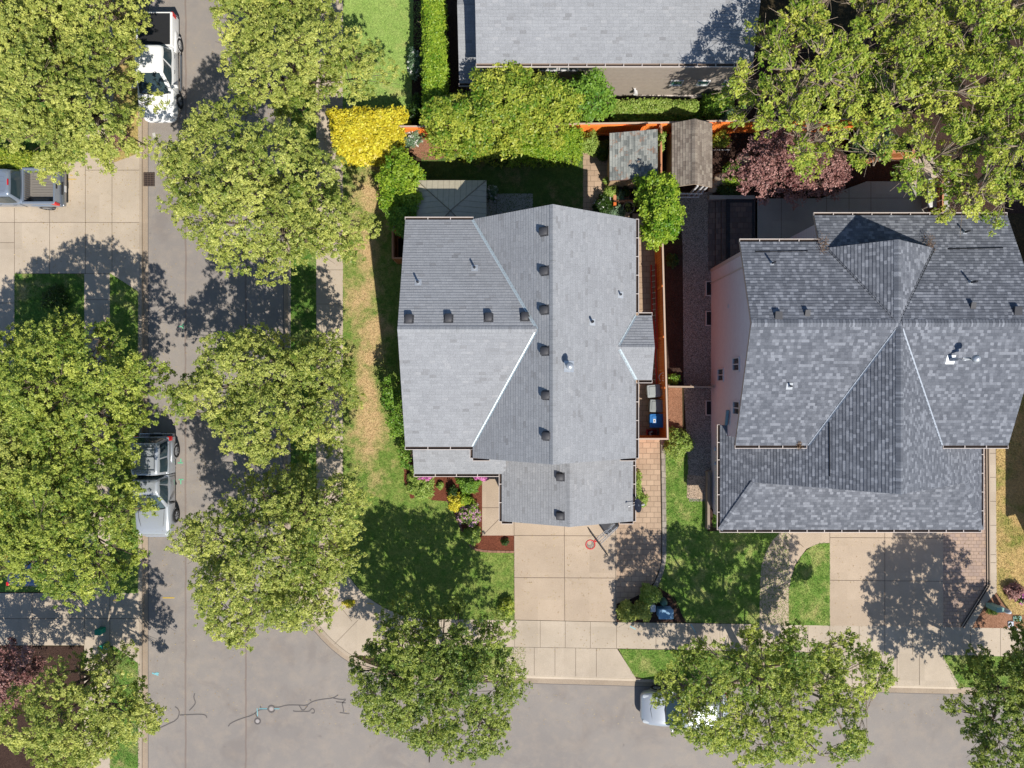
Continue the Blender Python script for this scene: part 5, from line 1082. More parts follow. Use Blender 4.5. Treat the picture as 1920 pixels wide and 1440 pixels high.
def pickup(name, label, loc, rz, pm, L=5.7, W=1.98, cab=(-.75, 1.25), roof=1.84, bed='open', split=(.42,), steps=False, group=None, wb=(-1.75, 1.85)):
    t = thing(name, label, 'pickup truck', loc, rz, group); xf, xr = L / 2, -L / 2; x0, x1 = cab; h = W / 2; m = MB(); front_body(m, xf, x0, W, 1.06, 1.12, x1); arch(m, wb[1], h); arch(m, wb[1], -h)
    body = m.build('body', pm, t, local=True)
    m = MB(); m.loft([sec(xf - .12, h * .9, .36, .62), sec(xf + .02, h * .8, .38, .6), sec(xf + .09, h * .6, .4, .58)]); m.build('bumper', pm if bed != 'open' else CHR, t, local=True)
    m = MB()  # hood seams and wiper cowl
    for y in (-.68, .68): m.tube([(x1 + .1, y * 1.05, 1.15), (x1 + .6, y, 1.13), (xf - .35, y * .82, 1.015)], .01, 4)
    for yy in (-h - .004, h + .004):
        for xx in (x0 + .12, x1 - .2): m.tube([(xx, yy, .45), (xx, yy * .985, 1.1)], .009, 4)
    for yy in (-.5, .15): m.tube([(x1 + .04, yy, 1.2), (x1 - .3, yy + .45, 1.44)], .012, 4)
    m.tube([(x1 + .02, -.75, 1.15), (x1 + .1, 0, 1.175), (x1 + .02, .75, 1.15)], .03, 5); m.build('trim', TRB, t, local=True)
    for sg in (1, -1): m = MB(); m.loft([sec(xf - .3, .14, .78, .97, 10, .6), sec(xf - .12, .14, .7, .9, 10, .6), sec(xf - .05, .1, .7, .84, 10, .6)]); m.v = [(x, y + sg * h * .72, z) for x, y, z in m.v]; m.build('headlight', CLR, t, local=True)
    greenhouse(t, pm, (x0 + .02, x1 + .02, h * .95), (x0 + .2, x1 - .85, h * .72), 1.12, roof, side_split=split)
    mirrors(t, x1 - .35, h - .02, 1.12, TRB if bed != 'cover' else pm)
    b0, b1 = xr + .12, x0 - .05; m = MB()
    for sg in (1, -1):
        ys = [sg * (h - .14), sg * h]; y0, y1 = min(ys), max(ys); m.bbox(b0, b1, y0, y1, .45, 1.2, .03)
        m.loft([[(x, sg * (h - .02), .52), (x, sg * (h + ww), .6), (x, sg * (h + ww), .8), (x, sg * (h - .02), .98)] for x, ww in ((wb[0] - .62, 0), (wb[0] - .45, .045), (wb[0], .06), (wb[0] + .45, .045), (wb[0] + .62, 0))], caps=False); arch(m, wb[0], sg * (h + .05), w=.012)
    m.box(b1 - .08, b1, -h + .14, h - .14, .45, 1.18); m.build('bed_side', pm, t, local=True)
    m = MB(); m.bbox(b0 - .02, b0 + .07, -h + .06, h - .06, .5, 1.19, .03); tg = m.build('tailgate', pm, t, local=True); m = MB(); m.box(b0 - .05, b0 - .02, -.12, .12, 1.0, 1.08); m.build('handle', TRB, tg, local=True)
    m = MB(); m.bbox(xr - .06, b0 - .01, -h * .96, h * .96, .42, .62, .05); m.build('bumper', CHR, t, local=True); m = MB(); m.box(xr - .085, xr - .06, -.17, .17, .44, .58); m.box(xr - .02, xr + .09, -.35, .35, .621, .63, mi=1); m.build('number_plate', [TRIMW, TRB], t, local=True)
    for sg in (1, -1): ys = [sg * (h - .13), sg * (h + .015)]; m = MB(); m.bbox(b0 - .05, b0 + .2, min(ys), max(ys), .78, 1.16, .03); m.build('tail_light', REDL, t, local=True)
    m = MB(); m.box(b0 + .07, b1 - .08, -h + .14, h - .14, .62, .66)
    if bed == 'open':
        for i in range(9): y = -h + .42 + (2 * h - .84) * i / 8; m.box(b0 + .12, b1 - .2, y - .045, y + .045, .66, .685)
        for sg in (1, -1): ys = [sg * (h - .38), sg * (h - .14)]; m.bbox(wb[0] - .45, wb[0] + .45, min(ys), max(ys), .66, .92, .08)
        for i in range(12): y = -h + .3 + (2 * h - .6) * i / 11; m.box(b1 - .11, b1 - .08, y - .03, y + .03, .7, 1.1)
        bo = m.build('bed_floor', BEDM, t, local=True); m = MB(); m.box(x0 + .2, x0 + .26, -.16, .16, roof + .005, roof + .045); m.build('brake_light', REDL, t, local=True)
        m = MB()
        for i in range(5): y = -.5 + i * .25; m.box(x0 + .45, x1 - 1.1, y - .02, y + .02, roof + .035, roof + .052)
        m.build('roof_rib', pm, t, local=True)
    elif bed == 'cover':
        m.bbox(b0 + .07, b1 - .08, -h + .12, h - .12, 1.1, 1.215, .02); m.build('bed_cover', TRB, t, local=True)
    else:
        m.build('bed_floor', BEDM, t, local=True)
        greenhouse(t, pm, (b0 + .02, b1 + .04, h * .97), (b0 + .28, b1, h * .74), 1.2, roof + .02, front_glass=False, side_split=(.5,)).name = 'canopy'
        m = MB()
        for sg in (1, -1): m.tube([(b0 + .35, sg * .58, roof + .1), (b1 - .2, sg * .58, roof + .1)], .025, 6)
        for xx in (b0 + .5, (b0 + b1) / 2, b1 - .3): m.tube([(xx, -.58, roof + .11), (xx, .58, roof + .11)], .02, 6)
        m.build('roof_rack', CHR, t, local=True)
    for x in wb:
        for sg in (1, -1): wheel(t, x, sg * (h - .07), .39, .27)
    if steps:
        for sg in (1, -1): m = MB(); m.tube([(wb[0] + .55, sg * (h + .06), .42), (wb[0] + .65, sg * (h + .1), .42), (wb[1] - .65, sg * (h + .1), .42), (wb[1] - .55, sg * (h + .06), .42)], .045, 8); m.build('side_step', CHR, t, local=True)
    for sg in (1, -1):
        for xx in ([x0 + .35, x0 + 1.2] if x1 - x0 > 2.3 else [x0 + .35]): m = MB(); m.tube([(xx, sg * (h + .002), .98), (xx + .03, sg * (h + .03), .98), (xx + .16, sg * (h + .03), .98), (xx + .19, sg * (h + .002), .98)], .014, 6); m.build('door_handle', CHR, t, local=True)
    return t
def car(name, label, loc, rz, pm, L=4.7, W=1.86, group=None, roof=1.62):
    t = thing(name, label, 'car', loc, rz, group); h = W / 2; xf, xr = L / 2, -L / 2; m = MB()
    m.loft([sec(xr, h * .72, .5, .85), sec(xr + .08, h * .86, .4, .98), sec(xr + .3, h * .96, .3, 1.04), sec(-.5, h, .26, 1.04), sec(.8, h, .26, 1.04), sec(1.3, h * .99, .26, 1.0), sec(xf - .5, h * .96, .28, .9), sec(xf - .2, h * .88, .3, .8), sec(xf - .05, h * .76, .36, .68), sec(xf, h * .6, .44, .6)])
    for x in (-1.4, 1.45):
        arch(m, x, h, .4); arch(m, x, -h, .4)
    m.build('body', pm, t, local=True); greenhouse(t, pm, (xr + .35, 1.1, h * .94), (xr + .75, .25, h * .72), 1.02, roof, side_split=(.33, .66))
    mirrors(t, .75, h - .14, 1.0, pm)
    for sg in (1, -1):
        m = MB(); m.loft([sec(xf - .42, .12, .72, .86, 10, .6), sec(xf - .2, .13, .66, .8, 10, .6), sec(xf - .1, .09, .64, .75, 10, .6)]); m.v = [(x, y + sg * h * .72, z) for x, y, z in m.v]; m.build('headlight', CLR, t, local=True)
        ys = [sg * (h - .28), sg * (h - .06)]; m = MB(); m.bbox(xr - .0, xr + .16, min(ys), max(ys), .78, .97, .03); m.build('tail_light', REDL, t, local=True)
    m = MB(); m.tube([(xf - .62, -h * .72, .9), (xf - .5, 0, .92), (xf - .62, h * .72, .9)], .01, 4); m.tube([(1.02, -.7, 1.06), (1.12, 0, 1.08), (1.02, .7, 1.06)], .028, 5); m.build('trim', TRB, t, local=True)
    for x in (-1.4, 1.45):
        for sg in (1, -1): wheel(t, x, sg * (h - .08), .34, .22)
    return t
PWH = paint('paint_white_gloss', (.8, .8, .8, 1)); PSI = paint('paint_silver', D(196, 202, 210), .35); PGR = paint('paint_slate', D(150, 162, 180), .3); PNB = paint('paint_navy', (.01, .025, .07, 1))
def at(px, py): return P(px, py, 0.0)
kz = .0
c = P(299, 127, .6); pickup('pickup_truck', 'white pickup truck with covered bed, parked at the kerb near the top left corner', (c[0], c[1], kz), -math.pi / 2, PWH, L=5.8, W=2.0, cab=(-.88, 1.62), bed='cover', steps=True, split=(.45,), wb=(-1.35, 1.78))
c = P(293, 909, .6); pickup('pickup_truck', 'silver pickup truck with a windowed canopy parked at the kerb below the white one', (c[0], c[1], kz), -math.pi / 2, PSI, L=5.6, W=1.96, cab=(-.62, 1.2), bed='canopy', split=(.3,), wb=(-1.85, 1.75))
c = P(17, 352, .9); pickup('pickup_truck', 'slate grey pickup truck with open ribbed bed on the driveway at the left edge', (c[0], c[1], ZL + .01), math.pi, PGR, L=5.75, W=1.98, cab=(-.95, 1.55), bed='open', split=(.5,), wb=(-1.85, 1.9))
c = P(1282, 1326, .6); car('parked_car', 'silver white car half hidden under the sparse tree on the lower street', (c[0], c[1] + .0, 0), math.pi, PSI, L=4.8, W=1.9)
c = P(98, 1066, .8); car('parked_car', 'dark blue car on the driveway glimpsed beneath the big tree at lower left', (c[0], c[1], ZL + .01), 0, PNB, L=4.7)

# ---------------------------------------------------------------- yard things
def bin_(label, px, py, mat, rz, w=.62, d=.66, name='wheelie_bin', lbl=False):
    hz = 1.02; X, Y, _ = P(px, py, ZL + hz); t = thing(name, label, 'bin', (X, Y, ZL), rz, 'bins standing beside the cedar fence'); m = MB()
    m.loft([[(a * w * k, b * d * k, z) for a, b in ((-.5, -.42), (-.42, -.5), (.42, -.5), (.5, -.42), (.5, .42), (.42, .5), (-.42, .5), (-.5, .42))] for z, k in ((.05, .76), (.5, .88), (.95, .98))]); m.build('body', mat, t, local=True)
    m = MB(); m.bbox(-w * .56, w * .56, -d * .56, d * .56, .95, 1.03, .06); m.bbox(-w * .4, w * .4, -d * .4, d * .4, 1.02, 1.055, .05); lid = m.build('lid', mat, t, local=True)
    m = MB(); m.tube([(-w * .4, d * .6, .97), (-w * .4, d * .66, 1.0), (w * .4, d * .66, 1.0), (w * .4, d * .6, .97)], .02, 6); m.build('handle', mat, t, local=True)
    if lbl: m = MB(); m.box(-.1, .1, -d * .3, -d * .12, 1.055, 1.062); m.box(-.04, .04, -d * .25, -d * .17, 1.062, 1.066, mi=1); m.build('sticker', [TRIMW, PIPEM], lid, local=True)
    for sg in (1, -1): m = MB(); m.tube([(sg * w * .38, d * .4, .12), (sg * w * .48, d * .4, .12)], .12, 14); m.build('wheel', TYRE, t, local=True)
BG = plain('bin_grey', D(166, 172, 172), .6); BG2 = plain('bin_grey_pale', D(150, 156, 156), .6); BB = plain('bin_blue', D(40, 124, 200), .5)
bin_('pale grey wheeled bin nearest the ladders, standing apart from the others', 1226, 733, BG, -math.pi / 2 + .08); bin_('grey wheeled bin between the other grey bin and the blue one', 1231, 761, BG2, -math.pi / 2 - .05); bin_('blue wheeled recycling bin with white sticker', 1232, 789, BB, -math.pi / 2, .68, .72, lbl=True)
X, Y, _ = P(1222, 812, .4); t = thing('crate', 'red crate of clutter in the fence corner below the blue bin', 'crate', (X, Y, ZL)); m = MB(); RC = plain('crate_red', D(190, 40, 50), .5)
for a in (-.26, .24): m.box(X + a, X + a + .03, Y - .18, Y + .18, ZL, ZL + .3)
for b in (-.19, .17): m.box(X - .23, X + .24, Y + b, Y + b + .03, ZL, ZL + .3)
m.box(X - .23, X + .24, Y - .16, Y + .17, ZL, ZL + .04)
for i in range(4): m.box(X - .3 + i * .17, X - .28 + i * .17, Y - .2, Y - .19, ZL, ZL + .32)
m.build('body', RC, t); m = MB(); rng = random.Random(3)
for i in range(9): a, b = X + rng.uniform(-.2, .16), Y + rng.uniform(-.14, .1); m.tube([(a, b, ZL + .04), (a + .03, b, ZL + rng.uniform(.2, .34))], rng.uniform(.03, .05), 8, mi=i % 2)
m.build('bottles', [TRIMW, BLK], t)
def ladder(label, p0, p1, mat, rmat, seed):
    """lying on its edge, leaning back on the fence; p = (px,py,z) lower rail ends"""
    a, b = Vector(P(*p0)), Vector(P(*p1)); t = thing('ladder', label, 'ladder', (a.x, a.y, ZL)); d = (b - a).normalized(); up = Vector((.16, 0, .42)); L = (b - a).length; o = Vector((.03, 0, 0))
    for q in (Vector((0, 0, 0)), up):
        m = MB(); c0, c1 = a + q, b + q; m.loft([[tuple(c + Vector((x, 0, z))) for x, z in ((-.035, -.05), (.035, -.05), (.035, .05), (-.035, .05))] for c in (c0, c1)], sm=False); m.build('rail', mat, t)
    m = MB(); n = int(L / .3)
    for i in range(1, n): c = a + d * (L * i / n); m.tube([c, c + up], .02, 6)
    m.build('rung', rmat, t)
LR = plain('fibreglass_red', D(214, 60, 40), .5)
ladder('red extension ladder lying on edge against the orange fence, upper one near the bright tree', (1221, 497, .5), (1224, 655, .5), LR, GALV, 1); ladder('aluminium ladder with worn red rail lying against the orange fence beside the bay roof', (1218, 600, .4), (1223, 722, .4), LR, GALV, 2)
X, Y, _ = P(1237, 706, .8); t = thing('hose_hanger', 'small white looped hanger on the orange fence above the first grey bin', 'hanger', (X, Y, ZL)); m = MB(); m.tube([(X + .15, Y + .28, 1.3), (X - .06, Y + .1, 1.1), (X - .1, Y - .05, 1.0), (X + .02, Y - .22, .9), (X + .14, Y - .3, .9)], .022, 6); m.build('loop', TRIMW, t); m = MB(); m.box(X + .12, X + .18, Y - .34, Y + .32, .85, .95); m.build('bracket', TRIMW, t)

# basketball hoop
bx_, by_, _ = P(1140, 988, 0.1); t = thing('basketball_hoop', 'portable basketball hoop with red rim and net at the mouth of the driveway', 'basketball hoop', (bx_ - .05, by_ + .05, ZL))
cb = Vector(P(1120.5, 1014.5, 3.3)); al = Vector((P(1137, 1037, 3.3)[0] - P(1104, 992, 3.3)[0], P(1137, 1037, 3.3)[1] - P(1104, 992, 3.3)[1], 0)).normalized(); nr = Vector((al.y, -al.x, 0))
if nr.x > 0: nr = -nr
m = MB(); hw = .76
vs = [cb + al * a * hw + nr * b * .02 + Vector((0, 0, z)) for b in (-1, 1) for z in (-.48, .52) for a in (-1, 1)]; m.raw([tuple(v) for v in vs], [(0, 2, 3, 1), (4, 5, 7, 6), (0, 1, 5, 4), (2, 6, 7, 3), (0, 4, 6, 2), (1, 3, 7, 5)], 0, False)
bb = m.build('backboard', plain('acrylic_grey', D(190, 196, 204), .3), t); m = MB()
for z in (-.5, .54): m.tube([cb + al * -hw + Vector((0, 0, z)), cb + al * hw + Vector((0, 0, z))], .03, 6)
for a in (-1, 1): m.tube([cb + al * a * hw + Vector((0, 0, -.5)), cb + al * a * hw + Vector((0, 0, .54))], .03, 6)
m.build('frame', BLK, bb); rc = cb + nr * .42 + Vector((0, 0, -.3)); RR = plain('rim_red', D(230, 60, 60), .5); m = MB()
m.tube([rc + Vector((.235 * math.cos(a * math.pi / 12), .235 * math.sin(a * math.pi / 12), 0)) for a in range(25)], .032, 6); m.tube([cb + nr * .02 + Vector((0, 0, -.3)) + al * .07, rc - nr * .21], .035, 6); m.tube([cb + nr * .02 + Vector((0, 0, -.3)) - al * .07, rc - nr * .21], .035, 6); rim = m.build('hoop', RR, t)
m = MB()
for k in range(12):
    a = k * math.pi / 6
    for s_ in (1, -1): m.tube([rc + Vector((.225 * math.cos(a), .225 * math.sin(a), -.02)), rc + Vector((.16 * math.cos(a + s_ * .26), .16 * math.sin(a + s_ * .26), -.2)), rc + Vector((.12 * math.cos(a), .12 * math.sin(a), -.4))], .014, 4)
m.build('net', TRIMW, rim); base = Vector((bx_ + .35, by_ + .45, ZL)); top = base + Vector((-.1, -.1, 3.0)); top = Vector((cb.x, cb.y, 0)) - nr * 1.25 + Vector((0, 0, 3.0)); m = MB(); m.tube([base + Vector((0, 0, .1)), top], .05, 10); m.build('pole', BLK, t)
m = MB()
for z, a in ((.35, .12), (-.1, -.12), (.35, -.12), (-.1, .12)): m.tube([top + Vector((0, 0, z * .4 - .1)) + al * a, cb - nr * .02 + Vector((0, 0, z)) + al * a], .018, 6)
m.tube([top + Vector((0, 0, -1.1)), top - nr * -.55 + Vector((0, 0, -.25))], .03, 8)
for k in range(3): q_ = top.lerp(cb, .25 + .2 * k); m.tube([q_ + al * .14, q_ - al * .14], .015, 5)
m.build('arm', GALV, t); m = MB(); m.bbox(bx_ - .45, bx_ + .5, by_ - .25, by_ + .6, ZL, ZL + .24, .14, rz=.6); m.build('base', plain('tank_black', (.02, .022, .03, 1), .5), t)

# satellite dish on a mast
X, Y, Z = P(1208, 946, 2.6); t = thing('satellite_dish', 'small satellite dish on a white arm above the garage eave', 'satellite dish', (X, Y, ZL)); m = MB(); m.tube([(X, Y, ZL), (X, Y, 2.6)], .03, 8); m.build('mast', TRIMW, t)
dc = Vector(P(1196, 948, 3.3)); dd = Vector((-.93, -.1, .34)).normalized(); s1_ = Vector((0, 1, 0)); s2_ = dd.cross(s1_).normalized(); m = MB(); secs = []
for r, dpt in ((.36, 0), (.3, -.03), (.2, -.06), (.1, -.08), (.01, -.085)): secs.append([tuple(dc + dd * dpt + (s1_ * math.cos(a * math.pi / 12) + s2_ * math.sin(a * math.pi / 12)) * r) for a in range(24)])
m.loft(secs, caps=False); secs = [[tuple(Vector(p) - dd * .012) for p in q] for q in secs]; m.loft(secs, caps=False); m.build('dish', plain('dish_slate', D(96, 104, 124), .5), t)
m = MB(); m.tube([dc - dd * .06, dc - dd * .1, (X, Y, 2.6)], [.06, .045, .04], 8); lnb = dc + dd * .48 + Vector((0, 0, -.25)); m.tube([dc + s2_ * .3 * (1 if s2_.z < 0 else -1), lnb], .018, 6); m.tube([lnb - dd * .04, lnb + dd * .06], .04, 8); m.build('arm', TRIMW, t)

# utility boxes
def ubox(name, label, cat, px, py, w, d, h, mat, lidm=None, rz=0, dome=False):
    X, Y, _ = P(px, py, ZL + h); t = thing(name, label, cat, (X, Y, ZL)); m = MB()
    if dome:
        n = 16; m.loft([[(X + w * q * math.cos(2 * math.pi * k / n), Y + w * q * math.sin(2 * math.pi * k / n), ZL + z) for k in range(n)] for z, q in ((-.02, .5), (h * .7, .48), (h * .9, .4), (h, .22), (h + .01, .02))], caps=False); m.build('body', mat, t)
    else:
        m.bbox(X - w / 2, X + w / 2, Y - d / 2, Y + d / 2, ZL - .02, ZL + h - .05, .04, rz=rz); m.build('body', mat, t); m = MB(); m.bbox(X - w * .53, X + w * .53, Y - d * .55, Y + d * .55, ZL + h - .05, ZL + h, .05, rz=rz); m.build('lid', lidm or mat, t)
    return t
UB = plain('box_blue_grey', D(132, 178, 214), .5); UG = plain('box_green', D(150, 190, 176), .5); UGD = plain('box_dark_green', D(84, 124, 112), .5); UW = plain('box_white', D(214, 218, 228), .5)
ubox('utility_cabinet', 'pale blue rectangular utility cabinet beside the sidewalk near the olive bush', 'utility box', 1249, 1152, .78, .5, .7, UB); ubox('utility_pedestal', 'small white utility pedestal left of the pale blue cabinet', 'utility box', 1224, 1141, .3, .36, .75, UW); ubox('utility_pedestal', 'round dark green utility pedestal above the pale blue cabinet', 'utility box', 1246, 1132, .42, .4, .6, UGD, dome=True)
ubox('utility_cabinet', 'pale green utility cabinet throwing a long shadow on the dry lawn at the right edge', 'utility box', 1876, 1144, .4, .26, .9, UG); ubox('utility_pedestal', 'round white utility pedestal right of the green cabinet', 'utility box', 1895, 1149, .27, .27, .9, UW, dome=True)
ubox('meter_lid', 'flat pale green meter cover in the bark bed at the right edge', 'meter cover', 1908, 1160, .45, .27, .06, UG); ubox('meter_lid', 'flat square white meter cover by the sidewalk at the right edge', 'meter cover', 1896, 1171, .31, .31, .06, UW)
GRN = plain('cap_green', D(40, 160, 130), .5)
ubox('utility_pedestal', 'green utility pedestal in the tree shade on the lower left driveway', 'utility box', 183, 1186, .34, .3, .5, GRN); ubox('utility_pedestal', 'smaller green utility pedestal just below the first one at lower left', 'utility box', 191, 1215, .3, .26, .5, GRN)
# white tub, pots, rocks
X, Y, _ = P(1752, 362, ZL + .9); t = thing('hot_tub', 'white covered tub on the shaded terrace under the oak', 'hot tub', (X, Y, ZL + .3)); m = MB(); m.bbox(X - .35, X + .35, Y - .75, Y + .75, ZL + .3, ZL + .9, .08); m.build('cabinet', plain('tub_side', D(170, 160, 150), .6), t); m = MB(); m.bbox(X - .39, X + .39, Y - .79, Y - .01, ZL + .9, ZL + .99, .05); m.bbox(X - .39, X + .39, Y + .01, Y + .79, ZL + .9, ZL + .985, .05); m.build('cover', plain('tub_white', D(236, 234, 232), .5), t)
def pot(label, px, py, r, h, mat, leaf=None, seed=1, n=60):
    X, Y, _ = P(px, py, ZL + h); t = thing('plant_pot', label, 'plant pot', (X, Y, ZL), 0, 'pots around the small shed'); m = MB(); n_ = 20
    m.loft([[(X + r * q * math.cos(2 * math.pi * k / n_), Y + r * q * math.sin(2 * math.pi * k / n_), ZL + z * h) for k in range(n_)] for z, q in ((0, .68), (.9, .96), (.92, 1.04), (1, 1.04), (1, .92), (.86, .9))], caps=False); m.build('pot', mat, t); m = MB(); m.disc((X, Y, ZL + h * .87), r * .92, 20); m.build('soil', MULCHD, t)
    if leaf:
        rng = np.random.default_rng(seed); d = rng.normal(0, 1, (n, 3)); d[:, 2] = abs(d[:, 2]); d /= np.linalg.norm(d, axis=1)[:, None]; c = np.array([X, Y, ZL + h]) + d * r * rng.uniform(.3, 1.1, n)[:, None]; lp, lh = tufts(c, None, 5, rng, .1); leaf_mesh('plant', lp, lh, .09, leaf, t, rng.normal(.5, .2, len(lp)), rng)
TC = plain('terracotta', D(186, 120, 92), .8); PB = plain('pot_cream', D(196, 184, 160), .7)
pot('large cream pot with a few leaves beside the bright round tree', 1179, 389, .32, .4, PB, LFL, 2, 14); pot('terracotta pot of dark leaves under the shed window', 1173, 361, .28, .35, TC, LFK, 3); pot('terracotta pot with grey green leaves half under the bright tree', 1196, 357, .26, .35, TC, LFS, 4); pot('pot holding a round lime green shrub at the shed corner', 1138, 340, .18, .4, TC, LFL, 5, 150); pot('small terracotta pot beside the shrub left of the small shed', 1119, 279, .12, .25, TC)
t = thing('planter_box', 'L shaped cedar planter frame below the small shed', 'planter', P(1152, 372, ZL)); m = MB(); a = P(1150, 362, .5); b = P(1154, 383, .5); m.box(a[0], b[0] + .06, b[1], a[1], ZL, ZL + .4); m.box(b[0] + .06, P(1188, 0, .5)[0], b[1] + .1, b[1] + .25, ZL, ZL + .38); m.build('board', CEDARR, t)
m = MB(); p = P(1153, 382, .9); m.box(p[0] - .08, p[0] + .08, p[1] - .08, p[1] + .08, ZL, ZL + .8); m.build('post', plain('cedar_post', D(236, 120, 50), .7), t)
rng = np.random.default_rng(5)
def rock(label, px, py, r, seed, h=.6, mat=None):
    rg = np.random.default_rng(seed); X, Y, _ = P(px, py, ZL); t = thing('rock', label, 'rock', (X, Y, ZL)); m = MB(); n = 12; secs = []; ph = rg.uniform(0, 6, 3)
    for i in range(7):
        a = math.pi * i / 6 * .98 + .02; rr = math.sin(a); z = math.cos(a); secs.append([(X + r * rr * (1 + .16 * math.sin(2 * k + ph[0]) + .1 * math.sin(3 * k * .52 + ph[1] + z)) * math.cos(2 * math.pi * k / n), Y + r * rr * (.85 + .14 * math.sin(k * 1.3 + ph[2])) * math.sin(2 * math.pi * k / n), ZL + r * h * z * (1 + .1 * math.sin(k)) + r * h * .3) for k in range(n)])
    m.loft(secs[::-1], caps=True); m.build('stone', mat or ROCKM, t)
ROCKM = m_concrete('rock', D(196, 178, 158), .2, .3)
rock('large tan boulder in the bark bed below the plum tree', 1356, 336, .5, 1, .5); rock('grey boulder beside the long open shed', 1343, 343, .32, 2); rock('smaller grey boulder below the grey one by the shed', 1336, 355, .3, 3); rock('tan boulder partly under the plum tree', 1391, 296, .42, 4); rock('pair of pale stones at the oak terrace edge', 1690, 318, .3, 5)
t = thing('pole', 'thin white stake lying across the bark bed right of the long shed', 'stake', P(1337, 281, .3)); m = MB(); m.tube([P(1336, 281, .5), P(1368, 281, .5)], .02, 6); m.tube([P(1336, 281, .5)[:2] + (ZL - .05,), P(1336, 281, .5)], .02, 6); m.tube([P(1368, 281, .5)[:2] + (ZL - .05,), P(1368, 281, .5)], .02, 6); m.build('rail', TRIMW, t)
# ---------------------------------------------------------------- trees
ST = 'street trees along the two roads'
tree('street_tree', 'olive street tree at the top left, between the driveway truck and the white pickup', 'tree', 118, 178, 5.6, [132, 150, 160, 165, 170, 170, 190, 165, 150, 142, 172, 150], 2.3, (222, 250), LF, 11, ST)
tree('street_tree', 'street tree crown cut by the left edge above the driveway truck', 'tree', -60, 100, 5.6, 165, 2.2, (60, 120), LF, 12, ST, dens=.9)
tree('street_tree', 'street tree at the top edge with the white pickup to its right', 'tree', 130, -70, 5.6, 170, 2.2, (200, 0), LF, 13, ST)
tree('street_tree', 'street tree over the sidewalk above the gold hedge', 'tree', 553, 118, 5.6, [158, 140, 130, 130, 150, 150, 148, 130, 118, 110, 105, 110], 2.1, (566, 200), LF, 14, ST)
tree('street_tree', 'street tree beyond the top edge between the road and the pale lawn', 'tree', 520, -90, 5.6, 150, 2.2, (565, 0), LF, 15, ST)
tree('street_tree', 'largest street tree, right of the storm drain and left of the parched lawn', 'tree', 482, 365, 5.8, [185, 160, 130, 118, 172, 196, 188, 172, 148, 158, 168, 200], 2.4, (566, 440), LF, 16, ST)
tree('street_tree', 'street tree midway down the road, left of the grass beside the central house', 'tree', 505, 737, 5.4, [162, 148, 122, 122, 128, 152, 160, 155, 130, 122, 128, 152], 2.1, (566, 720), LF, 17, ST)
tree('street_tree', 'broad street tree right of the silver canopy pickup', 'tree', 500, 1022, 5.8, [182, 190, 168, 150, 136, 135, 160, 158, 195, 178, 165, 168], 2.4, (566, 985), LF, 18, ST)
tree('street_tree', 'street tree at the left above the silver canopy pickup', 'tree', 140, 728, 5.6, [148, 155, 145, 128, 140, 165, 170, 165, 160, 160, 165, 160], 2.3, (230, 700), LF2, 19, ST)
tree('street_tree', 'street tree whose crown hides the left side of the silver canopy pickup', 'tree', 125, 968, 5.8, [140, 150, 150, 160, 165, 170, 175, 175, 160, 160, 160, 140], 2.4, (232, 930), LF2, 20, ST)
tree('street_tree', 'street tree filling the left edge between two larger crowns', 'tree', -45, 850, 5.4, 165, 2.2, (60, 840), LF, 21, ST)
tree('street_tree', 'street tree in the bottom left corner with its limbs showing', 'tree', 150, 1318, 5.2, [135, 125, 110, 102, 115, 120, 128, 140, 140, 130, 130, 135], 2.0, (208, 1232), LF, 22, ST, dens=.8)
tree('street_tree', 'darker street tree over the corner sidewalk at the bottom', 'tree', 823, 1272, 5.2, [170, 160, 145, 138, 150, 165, 172, 160, 150, 150, 160, 165], 2.0, (846, 1240), LFD, 23, ST, dens=.85)
tree('street_tree', 'sparse spreading street tree over the car on the lower street', 'tree', 1440, 1292, 5.2, [236, 190, 140, 108, 112, 165, 226, 200, 150, 140, 160, 205], 1.9, (1395, 1232), LF2, 24, ST, dens=.75, bark=BARKP)
tree('street_tree', 'deep green street tree in the bottom right corner', 'tree', 1928, 1335, 5.2, 134, 2.3, (1842, 1264), LFD, 25, ST, dens=1.1)
OG = 'old oak trees at the top right'
kw = dict(bark=BARKP, bare=9, tr=.36, blob=.62, lsize=.13, lower=.14, lobe=.26, tuft=24, per=12)
tree('oak_tree', 'sparse pale limbed oak nearest the long taupe wall', 'tree', 1492, 170, 7.5, [130, 120, 125, 150, 150, 120, 130, 118, 95, 165, 170, 120], 2.6, (1560, 160), LFO, 31, OG, dens=.6, **kw)
tree('oak_tree', 'broad sparse oak whose crown hangs over the white tub and dark terrace', 'tree', 1712, 205, 7.5, [165, 160, 180, 190, 150, 120, 135, 150, 190, 195, 150, 150], 2.8, (1640, 150), LFO, 32, OG, dens=.55, **kw)
tree('oak_tree', 'oak at the right edge overhanging the dark shingle roof', 'tree', 1862, 300, 7.8, [140, 140, 170, 190, 130, 100, 105, 110, 145, 120, 110, 130], 2.6, (1850, 240), LFO, 33, OG, dens=.66, **kw)
tree('oak_tree', 'oak in the far top right corner', 'tree', 1880, 60, 7.5, 150, 2.6, (1840, 90), LFO, 34, OG, dens=.6, **kw)
tree('oak_tree', 'oak crown rising beyond the top edge above the plum tree', 'tree', 1640, -20, 7.5, 140, 2.6, (1640, 10), LFO, 35, OG, dens=.5, **kw)
kp = dict(lobe=.42, lobe_h=.4, blob=.5, tuft=26, per=8, lsize=.11, tr=.1, down=1.0, limbs=6)
tree('plum_tree', 'purple leaved plum tree under the oaks beside the bark bed', 'tree', 1470, 305, 2.9, [120, 92, 60, 55, 70, 80, 92, 88, 66, 62, 85, 115], 1.2, (1470, 320), LFP, 41, dens=1.15, **kp)
tree('plum_tree', 'dark purple leaved tree at the left edge near the bottom', 'tree', 8, 1262, 2.8, 72, 1.2, (20, 1270), LFP, 42, **kp)
